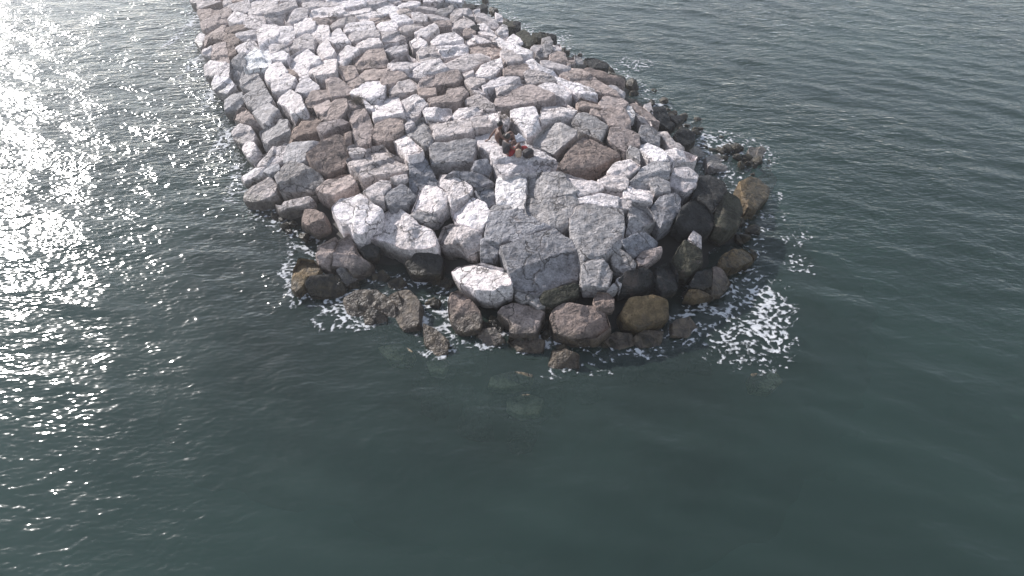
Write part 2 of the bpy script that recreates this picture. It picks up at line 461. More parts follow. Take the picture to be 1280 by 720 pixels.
# ---------------------------------------------------------------- traced stones: (tint, outline, label)
STONES = [
    ('P', (2475,25,2683,0,2750,17,2483,100), 'pinkish grey long narrow stone just behind the long tan slab at the far left corner', 'stone', 'smaller stones of the breakwater'),
    ('T', (2475,108,2750,17,2783,67,2767,133,2542,250,2492,192), 'long tan slab at the far left corner of the breakwater', 'boulder', 'boulders of the breakwater'),
    ('T', (2750,125,2817,75,2883,117,2875,183,2775,217,2742,167), 'small tan upright stone just right of the long tan slab at the far left corner', 'stone', 'smaller stones of the breakwater'),
    ('T', (2517,275,2700,183,2833,217,2825,275,2567,375,2525,342), 'tan oblong boulder just in front of the long tan slab at the far left corner', 'boulder', 'boulders of the breakwater'),
    ('T', (2542,500,2600,400,2750,300,2808,325,2783,383,2600,483,2542,558), 'small tan long narrow stone four stones behind and left of the broad pale six-sided boulder', 'stone', 'smaller stones of the breakwater'),
    ('T', (2667,433,2783,392,2825,425,2808,483,2683,475), 'tiny tan blocky stone two stones behind the tall dark block by the left waterline', 'stone', 'smaller stones of the breakwater'),
    ('P', (2792,17,2883,0,2900,75,2800,75), 'tiny pinkish grey blocky stone five stones behind the tall dark block by the left waterline', 'stone', 'smaller stones of the breakwater'),
    ('P', (2900,50,3100,0,3125,117,3067,150,2892,117), 'small pinkish grey blocky stone four stones behind the tall dark block by the left waterline', 'stone', 'smaller stones of the breakwater'),
    ('W', (3108,67,3200,17,3450,17,3433,67,3300,150,3283,183,3117,167), 'white blocky boulder one stone behind the tall white block by the far left corner', 'boulder', 'boulders of the breakwater'),
    ('P', (3317,150,3433,75,3667,8,3708,83,3550,133,3533,217,3333,217), 'pinkish grey oblong boulder one stone behind the tall white block by the far left corner', 'boulder', 'boulders of the breakwater'),
    ('W', (2842,233,2892,125,3083,192,3050,292,2917,292), 'small white blocky stone three stones behind the tall dark block by the left waterline', 'stone', 'smaller stones of the breakwater'),
    ('P', (3050,292,3108,192,3217,142,3300,183,3292,267,3250,358,3067,333), 'pinkish grey upright boulder three stones behind the tall dark block by the left waterline', 'boulder', 'boulders of the breakwater'),
    ('B', (2817,333,2933,300,3067,317,3083,367,2950,400,2833,392), 'brown blocky stone one stone left of the tall white block by the far left corner', 'stone', 'smaller stones of the breakwater'),
    ('P', (2950,425,3000,400,3183,375,3217,433,3200,483,3000,483), 'pinkish grey blocky stone just left of the tall white block by the far left corner', 'stone', 'smaller stones of the breakwater'),
    ('B', (2800,450,2883,408,2933,442,2900,517,2817,517), 'brown upright stone one stone left of the tall white block by the far left corner', 'stone', 'smaller stones of the breakwater'),
    ('W', (2950,592,3133,483,3225,575,3217,600,3033,667), 'small white wedge-shaped stone one stone behind the tall dark block by the left waterline', 'stone', 'smaller stones of the breakwater'),
    ('W', (3208,383,3267,250,3458,233,3475,517,3350,583,3242,558), 'tall white block with a lit front face near the far left corner', 'boulder', 'boulders of the breakwater'),
    ('W', (3475,242,3608,242,3683,417,3675,475,3567,542,3497,500), 'white long narrow boulder just right of the tall white block by the far left corner', 'boulder', 'boulders of the breakwater'),
    ('P', (3567,217,3583,133,3800,83,3842,125,3833,200,3650,275), 'pinkish grey blocky boulder three stones behind the broad pale six-sided boulder', 'boulder', 'boulders of the breakwater'),
    ('W', (3675,358,3700,233,3883,200,3925,250,3917,350,3700,442), 'white oblong boulder one stone right of the tall white block by the far left corner', 'boulder', 'boulders of the breakwater'),
    ('W', (3042,700,3233,583,3367,617,3383,733,3350,800,3067,850), 'white upright boulder just behind and right of the tall dark block by the left waterline', 'boulder', 'boulders of the breakwater'),
    ('P', (3375,575,3433,542,3583,567,3583,617,3400,642), 'small pinkish grey blocky stone one stone behind and left of the broad pale six-sided boulder', 'stone', 'smaller stones of the breakwater'),
    ('W', (3392,658,3533,625,3592,667,3567,733,3400,742), 'small white blocky stone just behind and left of the broad pale six-sided boulder', 'stone', 'smaller stones of the breakwater'),
    ('B', (2842,483,2967,458,3000,517,2933,567,2950,642,2858,667), 'small brown oblong stone one stone behind the tall dark block by the left waterline', 'stone', 'smaller stones of the breakwater'),
    ('GD', (2867,767,2917,667,3050,658,3067,783,3083,883,2967,1033,2867,967), 'tall dark grey block in the shadowed row by the far left waterline', 'boulder', 'boulders of the breakwater'),
    ('T', (2650,550,2800,508,2817,583,2667,617), 'tan blocky stone two stones left of the tall white block by the far left corner', 'stone', 'smaller stones of the breakwater'),
    ('T', (2650,625,2825,600,2850,767,2642,783), 'tan upright stone just behind and left of the tall dark block by the left waterline', 'stone', 'smaller stones of the breakwater'),
    ('W', (2558,833,2617,767,2842,783,2833,933,2567,933), 'small white blocky stone just left of the tall dark block by the left waterline', 'stone', 'smaller stones of the breakwater'),
    ('W', (2642,1050,2683,950,2842,967,2908,1033,2817,1133,2683,1117), 'small white blocky stone three stones in front and left of the broad pale six-sided boulder', 'stone', 'smaller stones of the breakwater'),
    ('W', (2517,600,2642,575,2642,667,2533,675), 'tiny white upright stone four stones left of the broad pale six-sided boulder', 'stone', 'smaller stones of the breakwater'),
    ('W', (2433,500,2492,425,2558,442,2542,542,2500,575), 'white oblong stone three stones left of the tall white block by the far left corner', 'stone', 'smaller stones of the breakwater'),
    ('G', (3000,1000,3067,900,3183,875,3267,1000,3283,1067,3133,1108,3017,1067), 'small grey upright stone two stones in front and left of the broad pale six-sided boulder', 'stone', 'smaller stones of the breakwater'),
    ('W', (3308,883,3417,750,3483,758,3583,883,3383,1000,3317,967), 'small white oblong stone one stone in front and left of the broad pale six-sided boulder', 'stone', 'smaller stones of the breakwater'),
    ('W', (3392,1050,3450,950,3583,908,3683,975,3633,1083,3467,1133,3400,1117), 'small white upright stone one stone in front and left of the broad pale six-sided boulder', 'stone', 'smaller stones of the breakwater'),
    ('P', (3642,1067,3683,967,3800,925,3967,1050,3967,1100,3850,1150,3667,1108), 'small pinkish grey blocky stone one stone in front of the broad pale six-sided boulder', 'stone', 'smaller stones of the breakwater'),
    ('W', (3592,733,3650,650,3817,600,4000,733,3983,783,3867,817,3850,917,3733,917,3617,800), 'broad pale six-sided boulder in the far left field', 'boulder', 'boulders of the breakwater'),
    ('W', (3850,833,3900,783,4183,733,4192,850,4167,908,3950,933,3867,900), 'white blocky boulder just in front and right of the broad pale six-sided boulder', 'boulder', 'boulders of the breakwater'),
    ('P', (3600,550,3833,408,3925,483,3917,617,3750,583,3633,575), 'small pinkish grey wedge-shaped stone one stone behind the broad pale six-sided boulder', 'stone', 'smaller stones of the breakwater'),
    ('W', (3917,550,4000,500,4083,508,4175,617,4133,700,4017,717), 'small white oblong stone one stone behind and right of the broad pale six-sided boulder', 'stone', 'smaller stones of the breakwater'),
    ('W', (3892,392,3917,317,4092,300,4108,417,4083,483,3933,467), 'small white upright stone two stones behind the broad pale six-sided boulder', 'stone', 'smaller stones of the breakwater'),
    ('P', (3800,33,4183,17,4200,58,4017,80,3867,108,3808,75), 'small pinkish grey long narrow stone four stones behind the broad pale six-sided boulder', 'stone', 'smaller stones of the breakwater'),
    ('W', (3867,142,4000,100,4250,80,4292,142,4083,200,3900,192), 'white oblong boulder three stones left of the wide white block in the far rows', 'boulder', 'boulders of the breakwater'),
    ('T', (3925,217,4183,200,4183,242,4033,308,3933,300), 'tan oblong stone two stones right of the tall white block by the far left corner', 'stone', 'smaller stones of the breakwater'),
    ('B', (3600,867,3667,883,3750,950,3633,933), 'tiny brown oblong stone just in front and left of the broad pale six-sided boulder', 'stone', 'smaller stones of the breakwater'),
    ('P', (4000,37,4183,20,4225,70,4033,77), 'tiny pinkish grey oblong stone four stones behind the broad pale six-sided boulder', 'stone', 'smaller stones of the breakwater'),
    ('W', (4200,42,4333,8,4550,8,4533,42,4317,100), 'small white oblong stone five stones behind and right of the broad pale six-sided boulder', 'stone', 'smaller stones of the breakwater'),
    ('W', (4292,142,4467,67,4617,108,4600,150,4317,183), 'small white oblong stone three stones behind the squarish tan block', 'stone', 'smaller stones of the breakwater'),
    ('P', (4558,25,4667,8,4900,17,4883,67,4733,83,4667,108,4575,58), 'small pinkish grey oblong stone one stone behind the wide white block in the far rows', 'stone', 'smaller stones of the breakwater'),
    ('W', (4725,117,4833,75,4967,83,4958,150,4800,175), 'small white blocky stone one stone behind the wide white block in the far rows', 'stone', 'smaller stones of the breakwater'),
    ('W', (4917,63,5000,8,5233,17,5250,67,5067,80,5000,103), 'small white oblong stone four stones behind the squarish tan block', 'stone', 'smaller stones of the breakwater'),
    ('P', (4983,133,5083,83,5142,142,5133,183,5000,175), 'tiny pinkish grey blocky stone three stones behind and right of the squarish tan block', 'stone', 'smaller stones of the breakwater'),
    ('W', (4450,192,4550,142,4733,150,4767,183,4667,217,4633,258,4500,258), 'white blocky stone just behind and left of the wide white block in the far rows', 'stone', 'smaller stones of the breakwater'),
    ('T', (4650,233,4800,192,4867,217,4850,258,4667,275), 'tan oblong stone just behind and left of the wide white block in the far rows', 'stone', 'smaller stones of the breakwater'),
    ('W', (4883,167,4983,142,5142,242,4967,283,4900,233), 'white wedge-shaped stone just behind and right of the wide white block in the far rows', 'stone', 'smaller stones of the breakwater'),
    ('W', (5150,167,5267,133,5333,208,5317,250,5183,250), 'small white blocky stone three stones behind and right of the squarish tan block', 'stone', 'smaller stones of the breakwater'),
    ('P', (4142,317,4233,242,4400,192,4458,242,4283,308,4167,342), 'small pinkish grey long narrow stone three stones behind and left of the squarish tan block', 'stone', 'smaller stones of the breakwater'),
    ('W', (4717,317,4750,275,4917,258,4958,317,4950,375,4783,392), 'wide white block with a shaded step in the far rows', 'stone', 'smaller stones of the breakwater'),
    ('W', (4308,358,4367,292,4642,258,4675,317,4667,367,4333,392), 'small white oblong stone one stone left of the wide white block in the far rows', 'stone', 'smaller stones of the breakwater'),
    ('P', (4358,433,4417,392,4717,375,4733,450,4550,467,4450,500,4375,492), 'small pinkish grey oblong stone one stone behind the squarish tan block', 'stone', 'smaller stones of the breakwater'),
    ('W', (4083,483,4183,342,4250,358,4358,500,4183,525), 'small white wedge-shaped stone two stones behind and left of the squarish tan block', 'stone', 'smaller stones of the breakwater'),
    ('P', (5017,350,5167,275,5383,250,5408,283,5200,367,5033,400), 'small pinkish grey long narrow stone three stones behind and right of the squarish tan block', 'stone', 'smaller stones of the breakwater'),
    ('W', (5192,400,5417,292,5467,350,5317,450,5250,433), 'small white oblong stone one stone right of the wide white block in the far rows', 'stone', 'smaller stones of the breakwater'),
    ('P', (4783,400,5000,392,5050,442,4950,497,4792,492), 'pinkish grey blocky stone just in front of the wide white block in the far rows', 'stone', 'smaller stones of the breakwater'),
    ('W', (4458,550,4550,467,4717,483,4767,533,4633,575,4483,583), 'small white oblong stone just behind the squarish tan block', 'stone', 'smaller stones of the breakwater'),
    ('P', (4800,567,4867,525,4933,517,5033,503,5075,533,5067,617,4933,667,4817,625), 'small pinkish grey many-sided stone one stone behind and right of the squarish tan block', 'stone', 'smaller stones of the breakwater'),
    ('W', (5108,450,5167,408,5233,425,5250,467,5333,517,5300,558,5167,567), 'small white blocky stone one stone left of the flat pale block in the far rows', 'stone', 'smaller stones of the breakwater'),
    ('T', (4425,717,4583,625,4783,608,4833,750,4817,800,4467,833), 'squarish tan block among white ones in the far rows', 'boulder', 'boulders of the breakwater'),
    ('W', (4158,667,4342,567,4475,617,4417,683,4283,783,4217,750), 'small white wedge-shaped stone just left of the squarish tan block', 'stone', 'smaller stones of the breakwater'),
    ('P', (4858,800,4950,700,5067,650,5250,783,5233,800,5067,867,4900,850), 'pinkish grey blocky boulder one stone right of the squarish tan block', 'boulder', 'boulders of the breakwater'),
    ('P', (5217,642,5300,575,5417,558,5517,717,5317,750,5267,750), 'small pinkish grey blocky stone just behind the large white wedge in the far rows', 'stone', 'smaller stones of the breakwater'),
    ('W', (5058,892,5167,808,5483,733,5600,850,5317,900,5267,933,5083,933), 'long white wedge pointing left in the middle of the far rows', 'boulder', 'boulders of the breakwater'),
    ('W', (5467,583,5500,550,5750,500,5850,600,5833,650,5550,683), 'flat pale block tilted to the right in the far rows', 'boulder', 'boulders of the breakwater'),
    ('W', (5408,500,5500,433,5667,400,5767,483,5733,503,5500,543,5433,537), 'white oblong stone just behind and left of the flat pale block in the far rows', 'stone', 'smaller stones of the breakwater'),
    ('G', (5450,67,5517,17,5650,33,5650,133,5550,183,5450,133), 'small grey upright stone three stones behind the flat pale block in the far rows', 'stone', 'smaller stones of the breakwater'),
    ('P', (5250,83,5300,42,5442,75,5433,133,5333,117), 'tiny pinkish grey oblong stone three stones behind the flat pale block in the far rows', 'stone', 'smaller stones of the breakwater'),
    ('P', (5333,183,5383,158,5617,208,5600,242,5417,225), 'pinkish grey long narrow stone two stones behind the flat pale block in the far rows', 'stone', 'smaller stones of the breakwater'),
    ('T', (5450,267,5617,250,5633,317,5467,308), 'tiny tan oblong stone one stone behind the flat pale block in the far rows', 'stone', 'smaller stones of the breakwater'),
    ('P', (5642,183,5700,117,5883,108,5917,192,5800,175,5683,250), 'small pinkish grey wedge-shaped stone two stones behind the flat pale block in the far rows', 'stone', 'smaller stones of the breakwater'),
    ('P', (5667,267,5817,208,5933,300,5833,350,5667,325), 'small pinkish grey blocky stone one stone behind the flat pale block in the far rows', 'stone', 'smaller stones of the breakwater'),
    ('P', (5575,792,5767,700,5967,663,6142,687,6133,733,5800,875,5617,850), 'pinkish grey oblong boulder just behind and left of the bright white tilted boulder', 'boulder', 'boulders of the breakwater'),
    ('T', (5433,1000,5467,925,5717,867,5767,950,5683,1033,5450,1050), 'small tan blocky stone one stone left of the bright white tilted boulder', 'stone', 'smaller stones of the breakwater'),
    ('T', (5242,1033,5283,967,5425,958,5442,1042,5267,1083), 'small tan blocky stone just in front of the large white wedge in the far rows', 'stone', 'smaller stones of the breakwater'),
    ('T', (4758,1000,4800,900,5033,900,5067,953,4867,1063,4783,1042), 'small tan blocky stone just behind and right of the bright white wedge boulder', 'stone', 'smaller stones of the breakwater'),
    ('P', (4867,1083,5100,963,5225,1067,5200,1108,4983,1133,4883,1167), 'small pinkish grey wedge-shaped stone one stone right of the bright white wedge boulder', 'stone', 'smaller stones of the breakwater'),
    ('T', (4492,942,4567,875,4850,867,4750,950,4700,983,4517,992), 'small tan oblong stone just behind the bright white wedge boulder', 'stone', 'smaller stones of the breakwater'),
    ('T', (4225,842,4267,808,4425,817,4483,933,4467,953,4317,980), 'small tan blocky stone one stone in front and left of the squarish tan block', 'stone', 'smaller stones of the breakwater'),
    ('T', (4325,1000,4483,957,4542,1025,4417,1092), 'tiny tan wedge-shaped stone just behind and left of the bright white wedge boulder', 'stone', 'smaller stones of the breakwater'),
    ('T', (4083,1000,4217,967,4375,1083,4392,1133,4333,1192,4150,1192), 'small tan blocky stone just left of the bright white wedge boulder', 'stone', 'smaller stones of the breakwater'),
    ('W', (4383,1150,4625,992,4808,1042,4792,1167,4633,1233,4500,1200), 'bright white wedge boulder just behind the tall tan upright block', 'boulder', 'boulders of the breakwater'),
    ('P', (5792,925,5908,883,5917,950,5850,983), 'tiny pinkish grey wedge-shaped stone just in front and left of the bright white tilted boulder', 'stone', 'smaller stones of the breakwater'),
    ('T', (5233,1103,5433,1103,5433,1183,5250,1192), 'tan blocky stone one stone in front of the large white wedge in the far rows', 'stone', 'smaller stones of the breakwater'),
    ('D', (5800,58,5900,47,5925,92,5817,108), 'tiny dark wet blocky stone three stones behind the flat pale block in the far rows', 'stone', 'smaller stones of the breakwater'),
    ('D', (5933,58,6075,47,6075,92,5950,103), 'tiny dark wet oblong stone five stones behind the bright white tilted boulder', 'stone', 'smaller stones of the breakwater'),
    ('W', (5925,133,5983,100,5992,142,5950,158), 'tiny white wedge-shaped stone three stones behind the flat pale block in the far rows', 'stone', 'smaller stones of the breakwater'),
    ('P', (5800,208,5900,233,5917,308,5833,320,5800,300), 'tiny pinkish grey upright stone one stone behind the flat pale block in the far rows', 'stone', 'smaller stones of the breakwater'),
    ('P', (5950,183,6050,175,6200,250,6217,333,6117,317,6000,233), 'small pinkish grey oblong stone three stones behind the bright white tilted boulder', 'stone', 'smaller stones of the breakwater'),
    ('D', (5900,325,5983,313,5997,358,5933,367), 'tiny dark wet blocky stone three stones behind the bright white tilted boulder', 'stone', 'smaller stones of the breakwater'),
    ('W', (5983,308,6050,300,6158,375,6133,392,6000,358), 'tiny white oblong stone two stones behind the bright white tilted boulder', 'stone', 'smaller stones of the breakwater'),
    ('T', (5800,330,5933,392,5850,447,5800,442), 'tiny tan upright stone two stones behind the bright white tilted boulder', 'stone', 'smaller stones of the breakwater'),
    ('W', (5833,458,5900,413,6133,437,6175,500,5883,533,5842,575), 'white wedge-shaped stone just behind and right of the flat pale block in the far rows', 'stone', 'smaller stones of the breakwater'),
    ('W', (5983,380,6133,397,6200,450,6167,475,6050,425), 'tiny white long narrow stone two stones behind the bright white tilted boulder', 'stone', 'smaller stones of the breakwater'),
    ('W', (6208,350,6267,308,6333,333,6342,417,6283,433,6217,392), 'tiny white upright stone two stones behind the bright white tilted boulder', 'stone', 'smaller stones of the breakwater'),
    ('T', (5883,567,6100,520,6250,583,6250,667,6150,717,6117,667,5917,650), 'tan blocky boulder one stone behind the bright white tilted boulder', 'boulder', 'boulders of the breakwater'),
    ('W', (6183,500,6233,467,6333,517,6633,633,6617,675,6467,667,6267,567), 'small white long narrow stone one stone behind and right of the bright white tilted boulder', 'stone', 'smaller stones of the breakwater'),
    ('W', (6350,483,6417,433,6483,467,6517,517,6450,550,6367,517), 'tiny white blocky stone two stones behind and right of the bright white tilted boulder', 'stone', 'smaller stones of the breakwater'),
    ('P', (6258,633,6367,603,6500,667,6517,750,6350,767,6267,700), 'small pinkish grey blocky stone one stone behind and right of the bright white tilted boulder', 'stone', 'smaller stones of the breakwater'),
    ('G', (6783,483,6867,458,6900,517,6817,550), 'tiny grey wedge-shaped stone one stone behind the upright tan block on the right shoulder', 'stone', 'smaller stones of the breakwater'),
    ('P', (6642,600,6733,517,6783,567,6708,650), 'tiny pinkish grey oblong stone two stones behind and right of the bright white tilted boulder', 'stone', 'smaller stones of the breakwater'),
    ('G', (6708,650,6792,567,6883,550,6900,625,6833,683,6750,683), 'grey blocky stone just behind and left of the upright tan block on the right shoulder', 'stone', 'smaller stones of the breakwater'),
    ('P', (6908,570,6992,550,7008,617,6925,642), 'tiny pinkish grey upright stone just behind the upright tan block on the right shoulder', 'stone', 'smaller stones of the breakwater'),
    ('T', (6883,683,6967,642,7058,667,7092,783,6967,817,6883,767), 'upright tan block standing on the far right shoulder', 'stone', 'smaller stones of the breakwater'),
    ('W', (6517,700,6600,692,6800,833,7033,908,7033,950,6883,908,6650,867), 'small white long narrow stone one stone behind and left of the long white ridge slab', 'stone', 'smaller stones of the breakwater'),
    ('T', (6300,825,6350,775,6583,767,6608,850,6533,933,6317,917), 'small tan blocky stone just right of the bright white tilted boulder', 'stone', 'smaller stones of the breakwater'),
    ('P', (6775,767,6833,758,7117,833,7100,892,7000,863,6800,817), 'pinkish grey long narrow stone one stone behind and left of the long white ridge slab', 'stone', 'smaller stones of the breakwater'),
    ('T', (7025,917,7100,900,7400,953,7467,1008,7200,1013,7100,967), 'small tan long narrow stone just behind the long white ridge slab', 'stone', 'smaller stones of the breakwater'),
    ('T', (7133,850,7267,867,7367,917,7317,947,7133,897), 'tiny tan oblong stone just behind the long white ridge slab', 'stone', 'smaller stones of the breakwater'),
    ('B', (7300,867,7400,850,7783,983,7767,1025,7550,983,7383,933), 'long thin brown slab lying along the far right waterline', 'stone', 'smaller stones of the breakwater'),
    ('P', (6558,900,6633,875,6883,933,6967,1000,6767,1017,6633,1025,6583,967), 'small pinkish grey oblong stone one stone behind and right of the long tan slab', 'stone', 'smaller stones of the breakwater'),
    ('W', (6917,958,7033,953,7383,1100,7450,1167,7250,1167,6967,1017), 'long thin bright white slab along the right shoulder ridge', 'stone', 'smaller stones of the breakwater'),
    ('T', (7200,1025,7467,1012,7717,1150,7750,1200,7467,1150), 'tan long narrow stone just in front of the long brown slab at the right waterline', 'stone', 'smaller stones of the breakwater'),
    ('W', (6742,1067,6867,1033,7050,1053,7133,1133,7067,1192,6867,1150), 'small white oblong stone just left of the long white ridge slab', 'stone', 'smaller stones of the breakwater'),
    ('W', (5925,900,6017,817,6250,717,6267,833,6133,950,5950,958), 'bright white tilted boulder behind the long tan slab', 'boulder', 'boulders of the breakwater'),
    ('P', (6042,1067,6167,983,6467,925,6483,980,6367,1030,6217,1067,6067,1108), 'pinkish grey long narrow stone just in front and right of the bright white tilted boulder', 'stone', 'smaller stones of the breakwater'),
    ('P', (6217,1092,6500,992,6583,958,6592,1017,6383,1100,6250,1133), 'small pinkish grey long narrow stone just behind and left of the long tan slab', 'stone', 'smaller stones of the breakwater'),
    ('P', (5825,1000,5900,967,6050,983,6050,1017,5900,1075), 'tiny pinkish grey blocky stone just in front and left of the bright white tilted boulder', 'stone', 'smaller stones of the breakwater'),
    ('P', (5900,1100,5967,1083,6050,1150,5983,1167), 'tiny pinkish grey oblong stone one stone in front of the bright white tilted boulder', 'stone', 'smaller stones of the breakwater'),
    ('D', (7333,717,7467,717,7600,800,7567,850,7417,833), 'small dark wet oblong stone just behind the long brown slab at the right waterline', 'stone', 'smaller stones of the breakwater'),
    ('D', (7200,817,7300,808,7308,867,7217,850), 'tiny dark wet blocky stone just behind the long white ridge slab', 'stone', 'smaller stones of the breakwater'),
    ('G', (7200,683,7267,733,7300,800,7208,808), 'tiny grey oblong stone just right of the upright tan block on the right shoulder', 'stone', 'smaller stones of the breakwater'),
    ('P', (7608,1083,7683,1067,7800,1150,7783,1192), 'tiny pinkish grey long narrow stone one stone right of the long white ridge slab', 'stone', 'smaller stones of the breakwater'),
    ('K', (6467,417,6550,367,6633,450,6583,500,6483,483), 'small dark weedy upright stone two stones behind and right of the bright white tilted boulder', 'stone', 'smaller stones of the breakwater'),
    ('K', (6500,517,6600,442,6667,500,6617,567), 'tiny dark weedy wedge-shaped stone two stones behind and right of the bright white tilted boulder', 'stone', 'smaller stones of the breakwater'),
    ('K', (6667,417,6800,392,6833,442,6733,475), 'tiny dark weedy wedge-shaped stone three stones behind and right of the bright white tilted boulder', 'stone', 'smaller stones of the breakwater'),
    ('K', (6300,275,6400,250,6433,317,6333,333), 'tiny dark weedy blocky stone three stones behind the bright white tilted boulder', 'stone', 'smaller stones of the breakwater'),
    ('D', (6417,267,6500,283,6500,333,6433,333), 'tiny dark wet upright stone three stones behind and right of the bright white tilted boulder', 'stone', 'smaller stones of the breakwater'),
    ('W', (6200,167,6267,200,6283,250,6217,250), 'tiny white oblong stone three stones behind the bright white tilted boulder', 'stone', 'smaller stones of the breakwater'),
    ('T', (7075,717,7167,717,7192,783,7108,817), 'tiny tan upright stone just right of the upright tan block on the right shoulder', 'stone', 'smaller stones of the breakwater'),
    ('D', (6767,400,6933,437,6950,467,6833,480), 'tiny dark wet oblong stone one stone behind the upright tan block on the right shoulder', 'stone', 'smaller stones of the breakwater'),
    ('G', (2800,1250,2850,1167,3000,1133,3033,1217,2967,1333,2867,1358,2813,1375), 'grey oblong stone two stones in front of the tall dark block by the left waterline', 'stone', 'smaller stones of the breakwater'),
    ('G', (3050,1208,3167,1125,3317,1108,3392,1233,3350,1283,3183,1358,3083,1283), 'grey blocky boulder two stones in front of the tall dark block by the left waterline', 'boulder', 'boulders of the breakwater'),
    ('G', (3158,1400,3233,1350,3367,1287,3475,1383,3417,1433,3367,1533,3300,1550), 'small grey wedge-shaped stone three stones behind and left of the dark brown diamond-shaped block', 'stone', 'smaller stones of the breakwater'),
    ('T', (2917,1467,2967,1350,3033,1333,3117,1400,3192,1567,3158,1592,3050,1533), 'tan oblong stone three stones in front of the tall dark block by the left waterline', 'stone', 'smaller stones of the breakwater'),
    ('P', (2900,1650,2983,1550,3117,1583,3167,1650,3117,1750,2983,1758,2917,1717), 'small pinkish grey upright stone three stones behind and left of the rounded grey block', 'stone', 'smaller stones of the breakwater'),
    ('G', (3250,1617,3417,1533,3467,1458,3583,1492,3608,1633,3533,1667,3333,1767,3283,1750), 'small grey oblong stone two stones behind and left of the dark brown diamond-shaped block', 'stone', 'smaller stones of the breakwater'),
    ('W', (3417,1250,3483,1183,3617,1117,3750,1200,3800,1333,3783,1367,3633,1417,3583,1333), 'white wedge-shaped boulder two stones in front of the broad pale six-sided boulder', 'boulder', 'boulders of the breakwater'),
    ('T', (3833,1250,3900,1133,4100,1125,4133,1217,4083,1250,3900,1317,3833,1308), 'small tan blocky stone one stone behind and left of the tall tan upright block', 'stone', 'smaller stones of the breakwater'),
    ('T', (3933,1333,4100,1258,4133,1308,4033,1417,3967,1383), 'tiny tan oblong stone one stone behind and left of the tall tan upright block', 'stone', 'smaller stones of the breakwater'),
    ('T', (4008,1450,4050,1350,4217,1233,4317,1242,4342,1317,4283,1417,4200,1483,4033,1500), 'small tan oblong stone just behind and left of the tall tan upright block', 'stone', 'smaller stones of the breakwater'),
    ('T', (3975,1567,4033,1525,4250,1487,4317,1425,4350,1467,4358,1517,4050,1650,4000,1617), 'small tan long narrow stone just left of the tall tan upright block', 'stone', 'smaller stones of the breakwater'),
    ('B', (3533,1725,3633,1650,3733,1483,3883,1433,4000,1517,3967,1600,3950,1650,3733,1683,3583,1742), 'brown oblong boulder one stone behind and left of the dark brown diamond-shaped block', 'boulder', 'boulders of the breakwater'),
    ('T', (4308,1208,4400,1183,4533,1233,4517,1300,4367,1317), 'small tan blocky stone just in front and left of the bright white wedge boulder', 'stone', 'smaller stones of the breakwater'),
    ('T', (4358,1417,4400,1350,4533,1317,4600,1417,4658,1567,4617,1742,4417,1767,4400,1533), 'tall tan upright block with a slight waist', 'boulder', 'boulders of the breakwater'),
    ('W', (4542,1250,4650,1317,4650,1350,4583,1333), 'tiny white long narrow stone just in front of the bright white wedge boulder', 'stone', 'smaller stones of the breakwater'),
    ('W', (3033,1867,3083,1783,3167,1775,3233,1883,3183,1933,3100,1950), 'tiny white oblong stone two stones behind and left of the rounded grey block', 'stone', 'smaller stones of the breakwater'),
    ('P', (3175,2025,3267,1933,3383,1850,3550,1783,3567,1883,3533,1967,3350,2050,3200,2058), 'small pinkish grey oblong stone one stone behind and left of the rounded grey block', 'stone', 'smaller stones of the breakwater'),
    ('W', (3017,2217,3200,2100,3317,2062,3350,2080,3133,2233,3050,2258), 'tiny white long narrow stone one stone left of the rounded grey block', 'stone', 'smaller stones of the breakwater'),
    ('G', (3550,2017,3583,1833,3667,1783,4000,1758,3900,1850,3817,1917,3817,1983,3733,2017), 'small grey many-sided stone just left of the dark brown diamond-shaped block', 'stone', 'smaller stones of the breakwater'),
    ('BD', (3833,1917,4033,1750,4250,1650,4317,1683,4358,1917,4300,2083,4083,2167,4033,2133,3900,2017), 'dark brown diamond-shaped block among paler ones on the left shoulder', 'boulder', 'boulders of the breakwater'),
    ('G', (3300,2133,3367,2067,3467,2053,3483,2117,3367,2167), 'tiny grey blocky stone just left of the rounded grey block', 'stone', 'smaller stones of the breakwater'),
    ('G', (3433,2200,3483,2150,3517,2200,3467,2283), 'tiny grey long narrow stone just left of the rounded grey block', 'stone', 'smaller stones of the breakwater'),
    ('P', (4350,1833,4417,1800,4567,1850,4550,1900,4383,1917), 'tiny pinkish grey blocky stone just right of the dark brown diamond-shaped block', 'stone', 'smaller stones of the breakwater'),
    ('B', (4300,1658,4383,1658,4383,1750,4333,1767), 'tiny brown oblong stone just in front and left of the tall tan upright block', 'stone', 'smaller stones of the breakwater'),
    ('P', (4333,1967,4567,1850,4783,1792,4883,1908,5017,1950,5092,2083,5033,2100,4567,2175,4533,2183,4383,2050), 'pinkish grey many-sided boulder one stone behind and left of the upright blue-grey slab', 'boulder', 'boulders of the breakwater'),
    ('T', (4658,1683,4700,1550,4950,1450,5042,1467,5033,1617,4900,1717,4733,1733), 'tan oblong boulder just right of the tall tan upright block', 'boulder', 'boulders of the breakwater'),
    ('T', (5367,1225,5567,1175,5600,1108,5783,1083,5833,1150,5733,1258,5400,1292), 'small tan oblong stone two stones in front and left of the bright white tilted boulder', 'stone', 'smaller stones of the breakwater'),
    ('W', (4650,1283,4800,1200,4975,1183,5033,1383,5017,1408,4767,1450,4675,1475), 'white upright boulder just in front and right of the bright white wedge boulder', 'boulder', 'boulders of the breakwater'),
    ('W', (5000,1258,5200,1192,5333,1267,5250,1350,5200,1408,5083,1450,5042,1350), 'small white wedge-shaped stone one stone in front and right of the bright white wedge boulder', 'stone', 'smaller stones of the breakwater'),
    ('P', (5050,1550,5117,1508,5167,1533,5083,1600), 'tiny pinkish grey oblong stone one stone right of the tall tan upright block', 'stone', 'smaller stones of the breakwater'),
